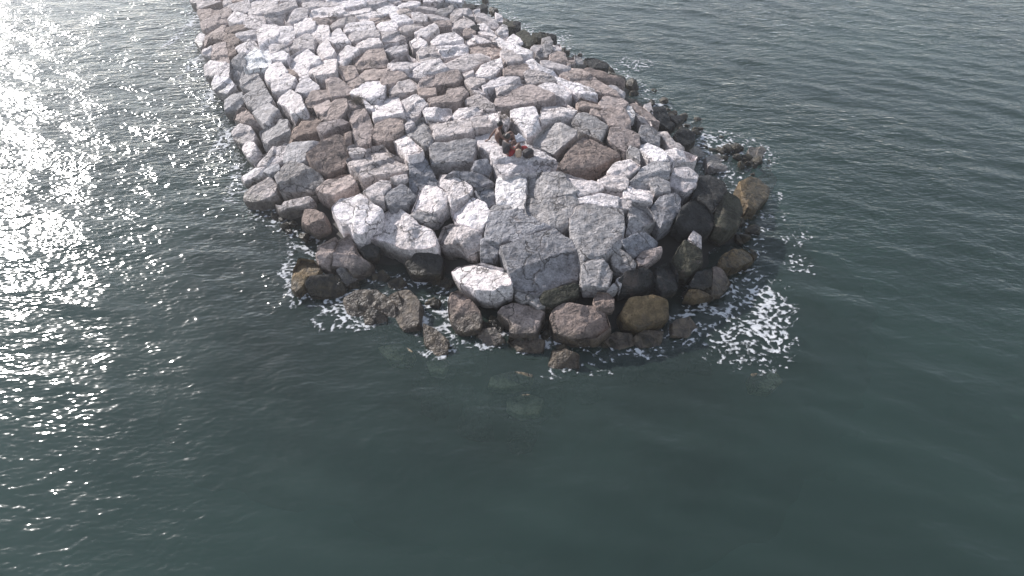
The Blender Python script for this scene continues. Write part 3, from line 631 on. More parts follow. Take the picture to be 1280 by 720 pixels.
    ('G', (5075,1617,5250,1458,5317,1458,5425,1617,5400,1767,5317,1833,5183,1717,5083,1667), 'grey oblong boulder one stone behind and left of the large pale grey block', 'boulder', 'boulders of the breakwater'),
    ('W', (4917,1758,5017,1667,5067,1675,5258,1833,5233,1867,5083,1908,4950,1783), 'small white oblong stone one stone behind the upright blue-grey slab', 'stone', 'smaller stones of the breakwater'),
    ('W', (5292,1383,5333,1342,5617,1342,5633,1433,5567,1475,5333,1458), 'small white blocky stone one stone behind the large pale grey block', 'stone', 'smaller stones of the breakwater'),
    ('W', (5658,1417,5700,1367,5967,1317,6017,1367,5983,1417,5850,1450,5667,1475), 'small white oblong stone one stone behind the large pale grey block', 'stone', 'smaller stones of the breakwater'),
    ('P', (5383,1525,5467,1492,5483,1550,5433,1600,5392,1575), 'tiny pinkish grey oblong stone one stone behind and left of the large pale grey block', 'stone', 'smaller stones of the breakwater'),
    ('P', (5433,1667,5483,1542,5950,1467,6067,1442,6150,1500,6133,1583,5950,1600,5817,1658,5467,1708), 'pinkish grey long narrow boulder one stone behind the large pale grey block', 'boulder', 'boulders of the breakwater'),
    ('G', (5383,1833,5433,1783,5600,1767,5850,1717,5942,1750,5933,1883,5883,2000,5400,2033), 'large pale grey block just left of the seated people', 'boulder', 'boulders of the breakwater'),
    ('LD', (5908,2083,5933,2008,6083,1992,6142,2083,6100,2167,5933,2117), 'small blue-grey upright stone one stone in front and right of the large pale grey block', 'stone', 'smaller stones of the breakwater'),
    ('W', (5933,1683,5983,1633,6150,1608,6233,1700,6283,1800,6150,1850,6117,1883,6000,1833), 'small white upright stone just right of the large pale grey block', 'stone', 'smaller stones of the breakwater'),
    ('W', (6017,1408,6083,1375,6242,1375,6233,1500,6150,1500), 'tiny white blocky stone one stone in front and left of the long tan slab', 'stone', 'smaller stones of the breakwater'),
    ('P', (5825,1250,5983,1175,6167,1300,6167,1358,6033,1358,5850,1292), 'small pinkish grey oblong stone one stone left of the long tan slab', 'stone', 'smaller stones of the breakwater'),
    ('L', (5092,1917,5150,1883,5283,1883,5467,2267,5433,2317,5183,2408,5133,2367), 'upright blue-grey slab with a smooth face left of the pale grey block', 'boulder', 'boulders of the breakwater'),
    ('P', (4892,2217,5067,2158,5092,2217,5050,2275,4967,2275), 'tiny pinkish grey blocky stone just in front and left of the upright blue-grey slab', 'stone', 'smaller stones of the breakwater'),
    ('P', (4550,2392,4650,2317,4783,2233,4867,2275,4867,2333,4800,2400,4800,2500,4650,2483), 'small pinkish grey wedge-shaped stone one stone in front and left of the upright blue-grey slab', 'stone', 'smaller stones of the breakwater'),
    ('L', (4808,2408,4883,2350,5050,2283,5133,2400,5183,2450,5067,2550,4883,2567,4833,2500), 'small blue-grey upright stone one stone in front and left of the upright blue-grey slab', 'stone', 'smaller stones of the breakwater'),
    ('W', (5467,2300,5517,2158,5683,2167,5817,2250,5900,2350,5850,2417,5633,2550,5592,2433,5567,2350), 'white wedge-shaped boulder one stone in front and right of the upright blue-grey slab', 'boulder', 'boulders of the breakwater'),
    ('LD', (5550,2130,5750,2137,5900,2145,6167,2217,6175,2283,6083,2325,5917,2333,5817,2247,5683,2163), 'small blue-grey oblong stone one stone in front of the large pale grey block', 'stone', 'smaller stones of the breakwater'),
    ('LD', (5958,2358,6167,2347,6192,2533,6100,2567,6017,2467), 'blue-grey oblong stone two stones in front and left of the white slab with the people', 'stone', 'smaller stones of the breakwater'),
    ('W', (5167,2617,5233,2417,5317,2300,5467,2333,5600,2433,5583,2517,5467,2617,5433,2633,5233,2637), 'white upright boulder one stone in front of the upright blue-grey slab', 'boulder', 'boulders of the breakwater'),
    ('G', (5117,2667,5233,2647,5442,2647,5433,2733,5333,2767,5200,2717), 'tiny grey blocky stone just behind and right of the huge pale front boulder', 'stone', 'smaller stones of the breakwater'),
    ('W', (5658,2617,5817,2458,6000,2475,6125,2617,6100,2717,5983,2842,5683,2733), 'white upright boulder two stones behind and right of the huge pale front boulder', 'boulder', 'boulders of the breakwater'),
    ('W', (4592,2900,4733,2700,4900,2600,5017,2617,5183,2733,5217,2783,5367,2800,5425,2933,5417,3050,5117,3083,5017,3083,4917,3033,4733,2983,4600,2950), 'huge pale boulder overhanging the dark hollow at the left front', 'boulder', 'boulders of the breakwater'),
    ('P', (5467,3000,5550,2833,5633,2783,5983,2883,5992,2967,5917,3083,5850,3100,5717,3033,5533,3033), 'pinkish grey many-sided boulder one stone right of the huge pale front boulder', 'boulder', 'boulders of the breakwater'),
    ('G', (3483,2333,3517,2100,3583,2025,3717,2017,3867,2083,3950,2108,4033,2233,4017,2300,3883,2358,3517,2358), 'large rounded grey block at the front of the left shoulder', 'boulder', 'boulders of the breakwater'),
    ('T', (3958,2358,4083,2250,4250,2167,4350,2167,4442,2267,4367,2333,4167,2425,4067,2417), 'small tan many-sided stone just right of the rounded grey block', 'stone', 'smaller stones of the breakwater'),
    ('W', (4150,2583,4250,2483,4517,2417,4600,2500,4767,2617,4750,2683,4600,2800,4533,2933,4417,2900,4350,2783,4283,2800,4217,2700), 'white wedge-shaped boulder one stone behind and left of the huge pale front boulder', 'boulder', 'boulders of the breakwater'),
    ('P', (3058,2500,3058,2400,3167,2333,3367,2208,3450,2317,3442,2400,3350,2467,3167,2517), 'small pinkish grey upright stone one stone in front and left of the rounded grey block', 'stone', 'smaller stones of the breakwater'),
    ('P', (3333,2617,3383,2575,3517,2567,3550,2517,3833,2450,3867,2483,3850,2533,3667,2583,3417,2667,3350,2650), 'small pinkish grey long narrow stone one stone in front of the rounded grey block', 'stone', 'smaller stones of the breakwater'),
    ('B', (3650,2692,3733,2617,3933,2617,4033,2667,4033,2750,3867,2817,3733,2750), 'small brown blocky stone one stone in front of the rounded grey block', 'stone', 'smaller stones of the breakwater'),
    ('W', (6192,2300,6233,2200,6533,2150,6575,2267,6550,2567,6467,2575,6367,2550,6217,2550), 'white oblong boulder one stone in front of the white slab with the people', 'boulder', 'boulders of the breakwater'),
    ('G', (6133,2617,6200,2553,6500,2580,6550,2603,6300,2625,6150,2653), 'tiny grey long narrow stone two stones behind and left of the largest cracked grey slab', 'stone', 'smaller stones of the breakwater'),
    ('G', (6592,2300,6633,2175,6733,2142,7050,2150,7083,2250,7233,2367,7150,2425,6983,2447,6717,2453,6600,2392), 'grey many-sided boulder one stone in front and right of the white slab with the people', 'boulder', 'boulders of the breakwater'),
    ('P', (7067,2158,7133,2167,7483,2275,7533,2350,7483,2383,7233,2442,7200,2383,7133,2283), 'small pinkish grey wedge-shaped stone one stone in front of the big pitted brown block', 'stone', 'smaller stones of the breakwater'),
    ('G', (6567,2550,6617,2430,6717,2472,6967,2467,7167,2430,7242,2533,7150,2667,7100,2800,7017,2833,6900,2817,6717,2733,6600,2650), 'grey many-sided boulder one stone behind and left of the cracked grey slab on the right', 'boulder', 'boulders of the breakwater'),
    ('W', (7225,2483,7500,2425,7733,2458,7717,2567,7683,2583,7433,2550,7250,2533), 'small white oblong stone one stone behind the cracked grey slab on the right', 'stone', 'smaller stones of the breakwater'),
    ('P', (7725,2592,7767,2467,7892,2517,7883,2600), 'tiny pinkish grey upright stone two stones left of the dark rounded wet boulder', 'stone', 'smaller stones of the breakwater'),
    ('L', (6075,2900,6108,2667,6317,2630,6550,2617,6717,2767,6900,2833,6667,2900,6450,3017,6300,3000,6250,3033,6100,2983), 'blue-grey many-sided boulder one stone behind and left of the largest cracked grey slab', 'boulder', 'boulders of the breakwater'),
    ('L', (6260,3070,6450,3020,6720,2900,6940,2840,7030,2920,7150,3010,7210,3150,7250,3300,7230,3450,7060,3500,6800,3620,6680,3660,6430,3550,6370,3400,6330,3230), 'largest cracked grey slab of the head, sloping to the water', 'boulder', 'boulders of the breakwater'),
    ('G', (7140,2720,7220,2590,7360,2550,7780,2620,7800,2820,7790,3000,7750,3070,7600,3170,7290,3230,7200,3030,7140,2900), 'cracked grey slab right of the largest slab of the head', 'boulder', 'boulders of the breakwater'),
    ('B', (6880,3970,6920,3870,7050,3780,7250,3800,7440,3800,7580,3920,7620,4050,7450,4200,7150,4220,6950,4150), 'big round brown boulder at the centre of the front toe', 'boulder', 'boulders of the breakwater'),
    ('O', (7780,3880,7870,3720,8160,3690,8320,3750,8390,3910,8300,4000,8120,4050,8000,4100,7830,4020), 'yellow-brown weedy boulder at the front right waterline', 'boulder', 'boulders of the breakwater'),
    ('T', (6220,3910,6280,3830,6400,3780,6670,3830,6800,3890,6740,3980,6700,4150,6370,4160,6370,4020), 'rough pitted tan boulder left of the round brown toe boulder', 'boulder', 'boulders of the breakwater'),
    ('B', (5600,3720,5630,3640,5730,3630,5880,3730,6000,3880,6030,4000,5980,4120,5700,4150,5620,3950), 'brown oblong boulder one stone left of the rough tan toe boulder', 'boulder', 'boulders of the breakwater'),
    ('G', (7267,3500,7283,3300,7517,3217,7600,3300,7642,3400,7600,3567,7300,3567), 'small grey upright stone one stone right of the largest cracked grey slab', 'stone', 'smaller stones of the breakwater'),
    ('LD', (7783,3000,7933,2933,8050,2900,8217,3000,8200,3083,7967,3192,7867,3167), 'small blue-grey blocky stone one stone in front and left of the dark rounded wet boulder', 'stone', 'smaller stones of the breakwater'),
    ('G', (7642,3217,7750,3117,7850,3183,7942,3283,7925,3350,7817,3400,7667,3300), 'small grey upright stone two stones right of the largest cracked grey slab', 'stone', 'smaller stones of the breakwater'),
    ('T', (7967,3217,8017,3153,8250,3083,8267,3150,8100,3267,8017,3300), 'tiny tan oblong stone two stones in front and left of the dark rounded wet boulder', 'stone', 'smaller stones of the breakwater'),
    ('D', (8242,3317,8400,3275,8483,3400,8467,3600,8283,3633,8217,3517), 'small dark oblong stone added for the shaded recess behind the yellow-brown weedy boulder', 'stone', 'smaller stones of the breakwater'),  # dark block standing in for a shaded recess
    ('D', (7750,3483,7833,3400,8033,3350,8167,3383,8183,3533,8033,3600,7800,3617,7758,3567), 'small dark wet many-sided stone one stone behind the yellow-brown weedy boulder', 'stone', 'smaller stones of the breakwater'),
    ('G', (7713,3500,7747,3467,7775,3508,7758,3583), 'tiny grey long narrow stone one stone behind and left of the yellow-brown weedy boulder', 'stone', 'smaller stones of the breakwater'),
    ('G', (7600,3617,7667,3550,7708,3600,7633,3633), 'tiny grey oblong stone one stone behind and left of the yellow-brown weedy boulder', 'stone', 'smaller stones of the breakwater'),
    ('B', (7433,3733,7483,3650,7600,3650,7667,3733,7667,3833,7467,3833), 'tiny brown upright stone just behind and right of the big round brown toe boulder', 'stone', 'smaller stones of the breakwater'),
    ('K', (6767,3733,6817,3633,7150,3550,7217,3567,7217,3667,6933,3800,6800,3800), 'small dark weedy oblong stone just behind and left of the big round brown toe boulder', 'stone', 'smaller stones of the breakwater'),
    ('G', (6633,3767,6717,3725,6817,3800,6733,3833), 'tiny grey wedge-shaped stone just behind and right of the rough tan toe boulder', 'stone', 'smaller stones of the breakwater'),
    ('W', (5650,3375,5733,3300,5900,3250,6067,3283,6333,3350,6358,3517,6150,3625,5967,3625,5750,3525), 'white lozenge boulder alone above the dark hollow at the front toe', 'boulder', 'boulders of the breakwater'),
    ('D', (5075,3283,5200,3167,5433,3133,5517,3233,5500,3417,5167,3433), 'small dark wet blocky stone one stone left of the white boulder above the dark hollow', 'stone', 'smaller stones of the breakwater'),
    ('LD', (6013,2975,6083,2942,6233,3067,6225,3183,6150,3242,6020,3217), 'small blue-grey oblong stone just behind the white boulder above the dark hollow', 'stone', 'smaller stones of the breakwater'),
    ('G', (6450,3683,6483,3650,6683,3717,6533,3750), 'tiny grey oblong stone just behind the rough tan toe boulder', 'stone', 'smaller stones of the breakwater'),
    ('T', (4158,3317,4167,3150,4233,3000,4333,2942,4417,3000,4467,3150,4650,3300,4600,3350,4467,3417,4400,3433,4333,3333), 'tan oblong boulder one stone behind and right of the orange-stained boulder at the left toe', 'boulder', 'boulders of the breakwater'),
    ('T', (3950,3183,3983,3067,4183,2967,4217,3017,4158,3150,4133,3283,4183,3367,4000,3283), 'small tan oblong stone just behind and right of the orange-stained boulder at the left toe', 'stone', 'smaller stones of the breakwater'),
    ('D', (3825,3550,3842,3475,3900,3442,4150,3425,4267,3517,4317,3617,4233,3700,3900,3683), 'dark wet many-sided stone three stones in front and left of the huge pale front boulder', 'stone', 'smaller stones of the breakwater'),
    ('O', (3650,3517,3667,3367,3733,3233,3900,3250,3983,3350,3950,3425,3842,3450,3817,3517,3717,3633,3650,3583), 'orange-stained boulder at the left end of the toe', 'stone', 'smaller stones of the breakwater'),
    ('G', (4217,3383,4300,3342,4400,3467,4467,3487,4333,3550,4283,3517), 'tiny grey oblong stone just right of the orange-stained boulder at the left toe', 'stone', 'smaller stones of the breakwater'),
    ('D', (4517,3100,4633,3050,4733,3100,4717,3200,4567,3183), 'tiny dark wet blocky stone just in front and left of the huge pale front boulder', 'stone', 'smaller stones of the breakwater'),
    ('B~', (4850,3700,4967,3650,5017,3833,4933,3917,4833,3833), 'tiny brown oblong stone three stones in front of the huge pale front boulder', 'stone', 'smaller stones of the breakwater'),
    ('B~', (4550,3933,4633,3833,4817,3933,4817,4033,4567,4050), 'tiny brown upright stone three stones left of the rough tan toe boulder', 'stone', 'smaller stones of the breakwater'),
    ('B~', (5042,3933,5067,3700,5167,3717,5217,3933,5200,4033,4983,4050), 'small brown long narrow stone two stones left of the rough tan toe boulder', 'stone', 'smaller stones of the breakwater'),
    ('G', (7900,2250,8020,2100,8160,2020,8370,2020,8360,2180,8200,2220,8160,2290,7920,2280), 'grey many-sided boulder just left of the speckled pinkish boulder', 'boulder', 'boulders of the breakwater'),
    ('P', (8380,2200,8440,2110,8600,2080,8720,2180,8700,2300,8560,2360,8400,2300), 'speckled pinkish boulder beside the black stones on the right flank', 'stone', 'smaller stones of the breakwater'),
    ('G', (8130,2280,8200,2210,8360,2280,8370,2380,8200,2400), 'small grey upright stone just in front and left of the speckled pinkish boulder', 'stone', 'smaller stones of the breakwater'),
    ('W', (7800,2380,7900,2300,8120,2300,8160,2360,8140,2500,8020,2500,7820,2480), 'small white blocky stone one stone in front and left of the speckled pinkish boulder', 'stone', 'smaller stones of the breakwater'),
    ('G', (7840,2880,7870,2600,7920,2510,8080,2560,8220,2720,8060,2800,7920,2940), 'grey oblong stone one stone behind and right of the cracked grey slab on the right', 'stone', 'smaller stones of the breakwater'),
    ('L', (8150,2580,8260,2460,8440,2420,8510,2480,8500,2660,8380,2760,8280,2820,8220,2740), 'blue-grey oblong boulder just behind and left of the dark rounded wet boulder', 'boulder', 'boulders of the breakwater'),
    ('D', (8720,2320,8760,2200,8880,2190,9040,2280,9080,2380,8920,2600,8760,2460,8660,2400), 'dark wet upright boulder just in front and right of the speckled pinkish boulder', 'boulder', 'boulders of the breakwater'),
    ('D', (8480,2740,8560,2560,8700,2480,8880,2580,8940,2760,8880,2860,8640,2860,8580,2840), 'dark rounded wet boulder among black stones on the right flank', 'boulder', 'boulders of the breakwater'),
    ('K', (8960,2620,9000,2440,9100,2400,9240,2500,9280,2640,9240,2800,9100,2880,8980,2800), 'dark weedy oblong boulder just right of the dark rounded wet boulder', 'boulder', 'boulders of the breakwater'),
    ('O', (9260,2280,9360,2220,9460,2230,9620,2340,9600,2460,9500,2540,9460,2600,9360,2580,9280,2400), 'ochre boulder standing in the wash at the right tip', 'boulder', 'boulders of the breakwater'),
    ('B', (9480,2220,9600,2150,9740,2160,9680,2280,9540,2280), 'tiny brown blocky stone just behind and right of the ochre boulder in the wash', 'stone', 'smaller stones of the breakwater'),
    ('K', (8420,3220,8560,3000,8760,3120,8780,3280,8640,3400,8480,3360), 'small dark weedy oblong stone one stone in front of the dark rounded wet boulder', 'stone', 'smaller stones of the breakwater'),
    ('P', (8630,2960,8680,2890,8760,2960,8760,3100,8700,3100), 'tiny pinkish grey long narrow stone just in front of the dark rounded wet boulder', 'stone', 'smaller stones of the breakwater'),
    ('O', (9040,3200,9100,3140,9280,3090,9400,3160,9440,3220,9360,3280,9200,3320,9040,3300), 'small ochre many-sided stone two stones in front and right of the dark rounded wet boulder', 'stone', 'smaller stones of the breakwater'),
    ('B', (8917,3350,8967,3333,9067,3383,9133,3533,9033,3650,8917,3633), 'small brown long narrow stone two stones behind and right of the yellow-brown weedy boulder', 'stone', 'smaller stones of the breakwater'),
    ('O', (8600,3683,8633,3617,8867,3617,8900,3683,8700,3725), 'tiny ochre oblong stone one stone behind and right of the yellow-brown weedy boulder', 'stone', 'smaller stones of the breakwater'),
    ('D', (8650,3558,8733,3400,8892,3383,8900,3567,8800,3608), 'tiny dark wet upright stone one stone behind and right of the yellow-brown weedy boulder', 'stone', 'smaller stones of the breakwater'),
    ('W', (7833,1375,7850,1333,7900,1350,7933,1417,7925,1450,7883,1467), 'white long narrow stone two stones in front and right of the long white ridge slab', 'stone', 'smaller stones of the breakwater'),
    ('P', (7933,1417,7983,1400,8117,1500,8133,1550,8017,1500), 'pinkish grey long narrow stone two stones behind and right of the big pitted brown block', 'stone', 'smaller stones of the breakwater'),
    ('T', (7867,1283,7950,1258,8233,1500,8200,1513,8100,1483,7967,1383), 'small tan long narrow stone three stones behind and right of the big pitted brown block', 'stone', 'smaller stones of the breakwater'),
    ('P', (8067,1317,8133,1292,8158,1400,8117,1383), 'pinkish grey long narrow stone three stones behind and right of the big pitted brown block', 'stone', 'smaller stones of the breakwater'),
    ('D', (8150,1383,8200,1333,8317,1350,8383,1500,8433,1533,8367,1583,8217,1467), 'dark wet long narrow stone three stones behind and right of the big pitted brown block', 'stone', 'smaller stones of the breakwater'),
    ('D', (8383,1450,8483,1433,8550,1467,8467,1533), 'tiny dark wet wedge-shaped stone three stones behind the speckled pinkish boulder', 'stone', 'smaller stones of the breakwater'),
    ('P', (8158,1533,8200,1520,8300,1583,8383,1700,8533,1800,8533,1842,8383,1842,8333,1750), 'small pinkish grey long narrow stone two stones behind the speckled pinkish boulder', 'stone', 'smaller stones of the breakwater'),
    ('L', (8000,1650,8025,1567,8117,1558,8250,1667,8242,1800,8133,1783,8017,1733), 'small blue-grey oblong stone two stones behind and right of the big pitted brown block', 'stone', 'smaller stones of the breakwater'),
    ('W', (8000,1817,8067,1783,8133,1783,8317,1900,8333,1983,8200,1983,8117,1933,8017,1867), 'small white oblong stone one stone behind and left of the speckled pinkish boulder', 'stone', 'smaller stones of the breakwater'),
    ('W', (8317,1883,8350,1867,8533,1858,8700,1933,8667,1992,8467,2000,8433,2042), 'small white blocky stone just behind the speckled pinkish boulder', 'stone', 'smaller stones of the breakwater'),
    ('D', (8442,1667,8517,1600,8683,1633,8717,1700,8633,1783,8533,1783), 'small dark wet blocky stone two stones behind the speckled pinkish boulder', 'stone', 'smaller stones of the breakwater'),
    ('P~', (9383,1833,9533,1833,9567,1883,9517,1967,9400,1933), 'tiny pinkish grey blocky stone one stone behind the ochre boulder in the wash', 'stone', 'smaller stones of the breakwater'),
    ('W', (6392,1467,6400,1367,6683,1342,6733,1450,6767,1567,6733,1617,6583,1650,6500,1550), 'white upright boulder one stone in front of the long tan slab', 'boulder', 'boulders of the breakwater'),
    ('W', (6758,1417,6800,1283,6933,1217,7033,1242,7200,1367,7167,1425,6933,1433,6800,1458), 'white many-sided boulder one stone in front and right of the long tan slab', 'boulder', 'boulders of the breakwater'),
    ('G', (6658,1783,6750,1650,6950,1508,7200,1617,7208,1667,7150,1733,7000,1833,6933,1883), 'grey wedge-shaped boulder one stone behind and left of the big pitted brown block', 'boulder', 'boulders of the breakwater'),
    ('G', (7167,1500,7250,1400,7383,1433,7600,1567,7533,1683,7500,1733,7267,1600), 'grey oblong boulder one stone behind the big pitted brown block', 'boulder', 'boulders of the breakwater'),
    ('T', (7225,1267,7267,1217,7483,1275,7517,1350,7383,1333,7250,1333), 'small tan oblong stone one stone in front and right of the long white ridge slab', 'stone', 'smaller stones of the breakwater'),
    ('T', (7383,1417,7400,1342,7467,1367,7500,1450), 'tiny tan oblong stone one stone in front and right of the long white ridge slab', 'stone', 'smaller stones of the breakwater'),
    ('T', (7492,1383,7600,1350,7800,1337,7867,1483,7883,1583,7650,1567,7500,1450), 'tan blocky boulder two stones behind and right of the big pitted brown block', 'boulder', 'boulders of the breakwater'),
    ('T', (7500,1267,7567,1200,7750,1217,7842,1283,7800,1330,7533,1347), 'tan blocky stone one stone in front of the long brown slab at the right waterline', 'stone', 'smaller stones of the breakwater'),
    ('T', (7608,1717,7650,1592,7783,1583,7983,1683,7983,1817,7850,1833,7833,1900,7633,1767), 'tan upright boulder one stone behind and right of the big pitted brown block', 'boulder', 'boulders of the breakwater'),
    ('G', (7850,1883,7883,1825,7983,1867,7992,2000,7917,1950), 'tiny grey oblong stone one stone right of the big pitted brown block', 'stone', 'smaller stones of the breakwater'),
    ('B', (6983,2067,7133,1833,7167,1783,7317,1658,7500,1750,7758,1867,7750,1917,7467,2067,7283,2100,7067,2100), 'big pitted brown block right of the seated people', 'boulder', 'boulders of the breakwater'),
    ('W', (7600,2133,7667,2050,7833,1950,7983,2050,7850,2167,7667,2183), 'small white wedge-shaped stone one stone in front and right of the big pitted brown block', 'stone', 'smaller stones of the breakwater'),
    ('P', (7483,2250,7583,2175,7800,2192,7850,2250,7817,2367,7600,2333), 'pinkish grey blocky stone one stone in front and right of the big pitted brown block', 'stone', 'smaller stones of the breakwater'),
    ('W', (6142,1883,6183,1833,6567,1767,6667,1808,6958,2008,6950,2100,6667,2117,6300,2167,6167,2000), 'white slab that carries the person in a dark top and the bags', 'boulder', 'boulders of the breakwater'),
    ('P', (6250,1467,6300,1417,6367,1483,6317,1550), 'tiny pinkish grey oblong stone one stone in front and left of the long tan slab', 'stone', 'smaller stones of the breakwater'),
    ('T', (6183,1300,6250,1167,6400,1133,6633,1050,6767,1100,6917,1167,6833,1233,6617,1283,6217,1333), 'long tan slab lying across the row behind the seated people', 'boulder', 'boulders of the breakwater'),
    ('B~', (6900,4380,7050,4360,7220,4440,7220,4600,7000,4680,6860,4580), 'small brown upright stone one stone in front of the big round brown toe boulder', 'stone', 'smaller stones of the breakwater'),
    ('B~', (7550,4240,7700,4150,7900,4180,7920,4320,7700,4370), 'small brown blocky stone just in front and left of the yellow-brown weedy boulder', 'stone', 'smaller stones of the breakwater'),
    ('B~', (7920,4220,8050,4120,8280,4150,8240,4320,8000,4340), 'small brown blocky stone just in front of the yellow-brown weedy boulder', 'stone', 'smaller stones of the breakwater'),
    ('B~', (5300,4050,5450,4120,5600,4250,5580,4400,5450,4460,5320,4300), 'small brown oblong stone two stones in front and left of the rough tan toe boulder', 'stone', 'smaller stones of the breakwater'),
    ('DU', (4480,3300,4580,3240,4680,3300,4660,3420,4520,3430), 'tiny dark wet upright stone one stone right of the orange-stained boulder at the left toe', 'stone', 'smaller stones of the breakwater'),
    ('DU', (4660,3450,4780,3380,4860,3460,4800,3560,4680,3550), 'tiny dark wet upright stone two stones in front of the huge pale front boulder', 'stone', 'smaller stones of the breakwater'),
    ('DU', (4860,3520,5000,3460,5080,3540,5000,3620,4880,3620), 'tiny dark wet blocky stone two stones left of the white boulder above the dark hollow', 'stone', 'smaller stones of the breakwater'),
    ('DU', (5400,3520,5540,3460,5660,3520,5600,3620,5440,3620), 'tiny dark wet blocky stone two stones behind and left of the rough tan toe boulder', 'stone', 'smaller stones of the breakwater'),
    ('DU', (5900,3520,6040,3500,6120,3600,6040,3700,5920,3660), 'tiny dark wet upright stone just in front of the white boulder above the dark hollow', 'stone', 'smaller stones of the breakwater'),
    ('DU', (6120,3720,6240,3660,6320,3740,6240,3860,6120,3840), 'tiny dark wet oblong stone just behind and left of the rough tan toe boulder', 'stone', 'smaller stones of the breakwater'),
    ('DU', (4300,3520,4420,3480,4480,3580,4380,3660,4280,3620), 'dark wet upright stone two stones in front and left of the huge pale front boulder', 'stone', 'smaller stones of the breakwater'),
    ('DU', (6400,3760,6480,3700,6560,3760,6500,3840), 'tiny dark wet wedge-shaped stone just behind the rough tan toe boulder', 'stone', 'smaller stones of the breakwater'),
    ('DU', (8460,3000,8600,2920,8720,3040,8680,3220,8500,3200), 'small dark wet oblong stone one stone in front of the dark rounded wet boulder', 'stone', 'smaller stones of the breakwater'),
    ('DU', (8500,3300,8660,3280,8740,3440,8660,3600,8520,3540), 'small dark wet oblong stone one stone behind and right of the yellow-brown weedy boulder', 'stone', 'smaller stones of the breakwater'),
    ('DU', (8720,2700,8840,2620,8920,2760,8860,2920,8740,2880), 'small dark wet oblong stone just in front and right of the dark rounded wet boulder', 'stone', 'smaller stones of the breakwater'),
    ('DU', (7660,3920,7760,3880,7800,4000,7720,4080,7640,4020), 'tiny dark wet oblong stone just left of the yellow-brown weedy boulder', 'stone', 'smaller stones of the breakwater'),
    ('DU', (6720,4040,6840,4000,6880,4140,6780,4200), 'tiny dark wet oblong stone just in front and right of the rough tan toe boulder', 'stone', 'smaller stones of the breakwater'),
    ('DU', (6060,4040,6200,4000,6300,4080,6220,4180,6080,4160), 'tiny dark wet upright stone just in front and left of the rough tan toe boulder', 'stone', 'smaller stones of the breakwater'),
    ('U', (6150,4700,6400,4640,6640,4680,6600,4800,6300,4840,6120,4820), 'small pale submerged blocky stone two stones in front of the rough tan toe boulder', 'stone', 'smaller stones of the breakwater'),
    ('U', (6360,4980,6600,4940,6780,5000,6720,5160,6500,5180,6360,5100), 'small pale submerged blocky stone three stones in front of the rough tan toe boulder', 'stone', 'smaller stones of the breakwater'),
    ('U', (4740,4340,4980,4280,5140,4380,5080,4500,4840,4480), 'pale submerged blocky stone three stones in front and left of the rough tan toe boulder', 'stone', 'smaller stones of the breakwater'),
    ('U', (5340,4520,5480,4460,5580,4540,5520,4660,5380,4640), 'pale submerged upright stone two stones in front and left of the rough tan toe boulder', 'stone', 'smaller stones of the breakwater'),
    ('U', (9400,4680,9680,4620,9780,4740,9660,4860,9440,4820), 'tiny pale submerged blocky stone three stones in front and right of the yellow-brown weedy boulder', 'stone', 'smaller stones of the breakwater'),
    ('W0', (8840,1960,9040,1900,9180,1980,9080,2120,8880,2080), 'small white blocky stone one stone behind and right of the speckled pinkish boulder', 'stone', 'smaller stones of the breakwater'),
    ('W0', (8620,1860,8800,1800,8920,1900,8800,1980,8660,1960), 'small white blocky stone two stones behind and left of the ochre boulder in the wash', 'stone', 'smaller stones of the breakwater'),
    ('B~', (4280,3740,4460,3620,4700,3620,4920,3780,4960,3980,4700,4080,4400,4040), 'brown blocky boulder three stones in front of the huge pale front boulder', 'boulder', 'boulders of the breakwater'),
    ('B~', (4920,3640,5120,3620,5240,3760,5220,4040,5040,4120,4900,3960), 'small brown oblong stone two stones left of the rough tan toe boulder', 'stone', 'smaller stones of the breakwater'),
    ('T~', (5960,4120,6180,4100,6300,4240,6140,4340,5980,4280), 'small tan blocky stone just in front and left of the rough tan toe boulder', 'stone', 'smaller stones of the breakwater'),
    ('B~', (6360,4240,6600,4180,6800,4260,6760,4400,6500,4400), 'small brown blocky stone just in front of the rough tan toe boulder', 'stone', 'smaller stones of the breakwater'),
    ('B~', (8420,4020,8620,3960,8720,4100,8580,4220,8420,4180), 'small brown upright stone just in front and right of the yellow-brown weedy boulder', 'stone', 'smaller stones of the breakwater'),
    ('P', (2360,-90,2520,-110,2650,-80,2640,10,2380,10), 'pinkish grey blocky boulder six stones behind the tall dark block by the left waterline', 'boulder', 'boulders of the breakwater'),
    ('T', (2680,-110,2860,-130,3020,-100,3010,-10,2700,-10), 'tan blocky boulder five stones behind the tall dark block by the left waterline', 'boulder', 'boulders of the breakwater'),
    ('W', (3050,-100,3200,-120,3320,-90,3310,0,3070,0), 'small white blocky stone three stones behind the tall white block by the far left corner', 'stone', 'smaller stones of the breakwater'),
    ('W', (3350,-100,3530,-120,3680,-90,3670,0,3370,0), 'white blocky boulder three stones behind the tall white block by the far left corner', 'boulder', 'boulders of the breakwater'),
    ('P', (3710,-100,3880,-120,4040,-90,4030,0,3730,0), 'pinkish grey blocky boulder five stones behind the broad pale six-sided boulder', 'boulder', 'boulders of the breakwater'),
    ('W', (4070,-100,4220,-120,4350,-90,4340,0,4090,0), 'white blocky boulder five stones behind the squarish tan block', 'boulder', 'boulders of the breakwater'),
    ('W', (4380,-90,4530,-110,4650,-80,4640,10,4400,10), 'small white blocky stone five stones behind the squarish tan block', 'stone', 'smaller stones of the breakwater'),
    ('W', (4680,-90,4850,-110,5000,-80,4990,10,4700,10), 'white blocky boulder two stones behind the wide white block in the far rows', 'boulder', 'boulders of the breakwater'),
    ('T', (5030,-100,5150,-120,5250,-90,5240,0,5050,0), 'small tan blocky stone five stones behind the squarish tan block', 'stone', 'smaller stones of the breakwater'),
    ('W', (5280,-90,5410,-110,5520,-80,5510,10,5300,10), 'small white blocky stone four stones behind the flat pale block in the far rows', 'stone', 'smaller stones of the breakwater'),
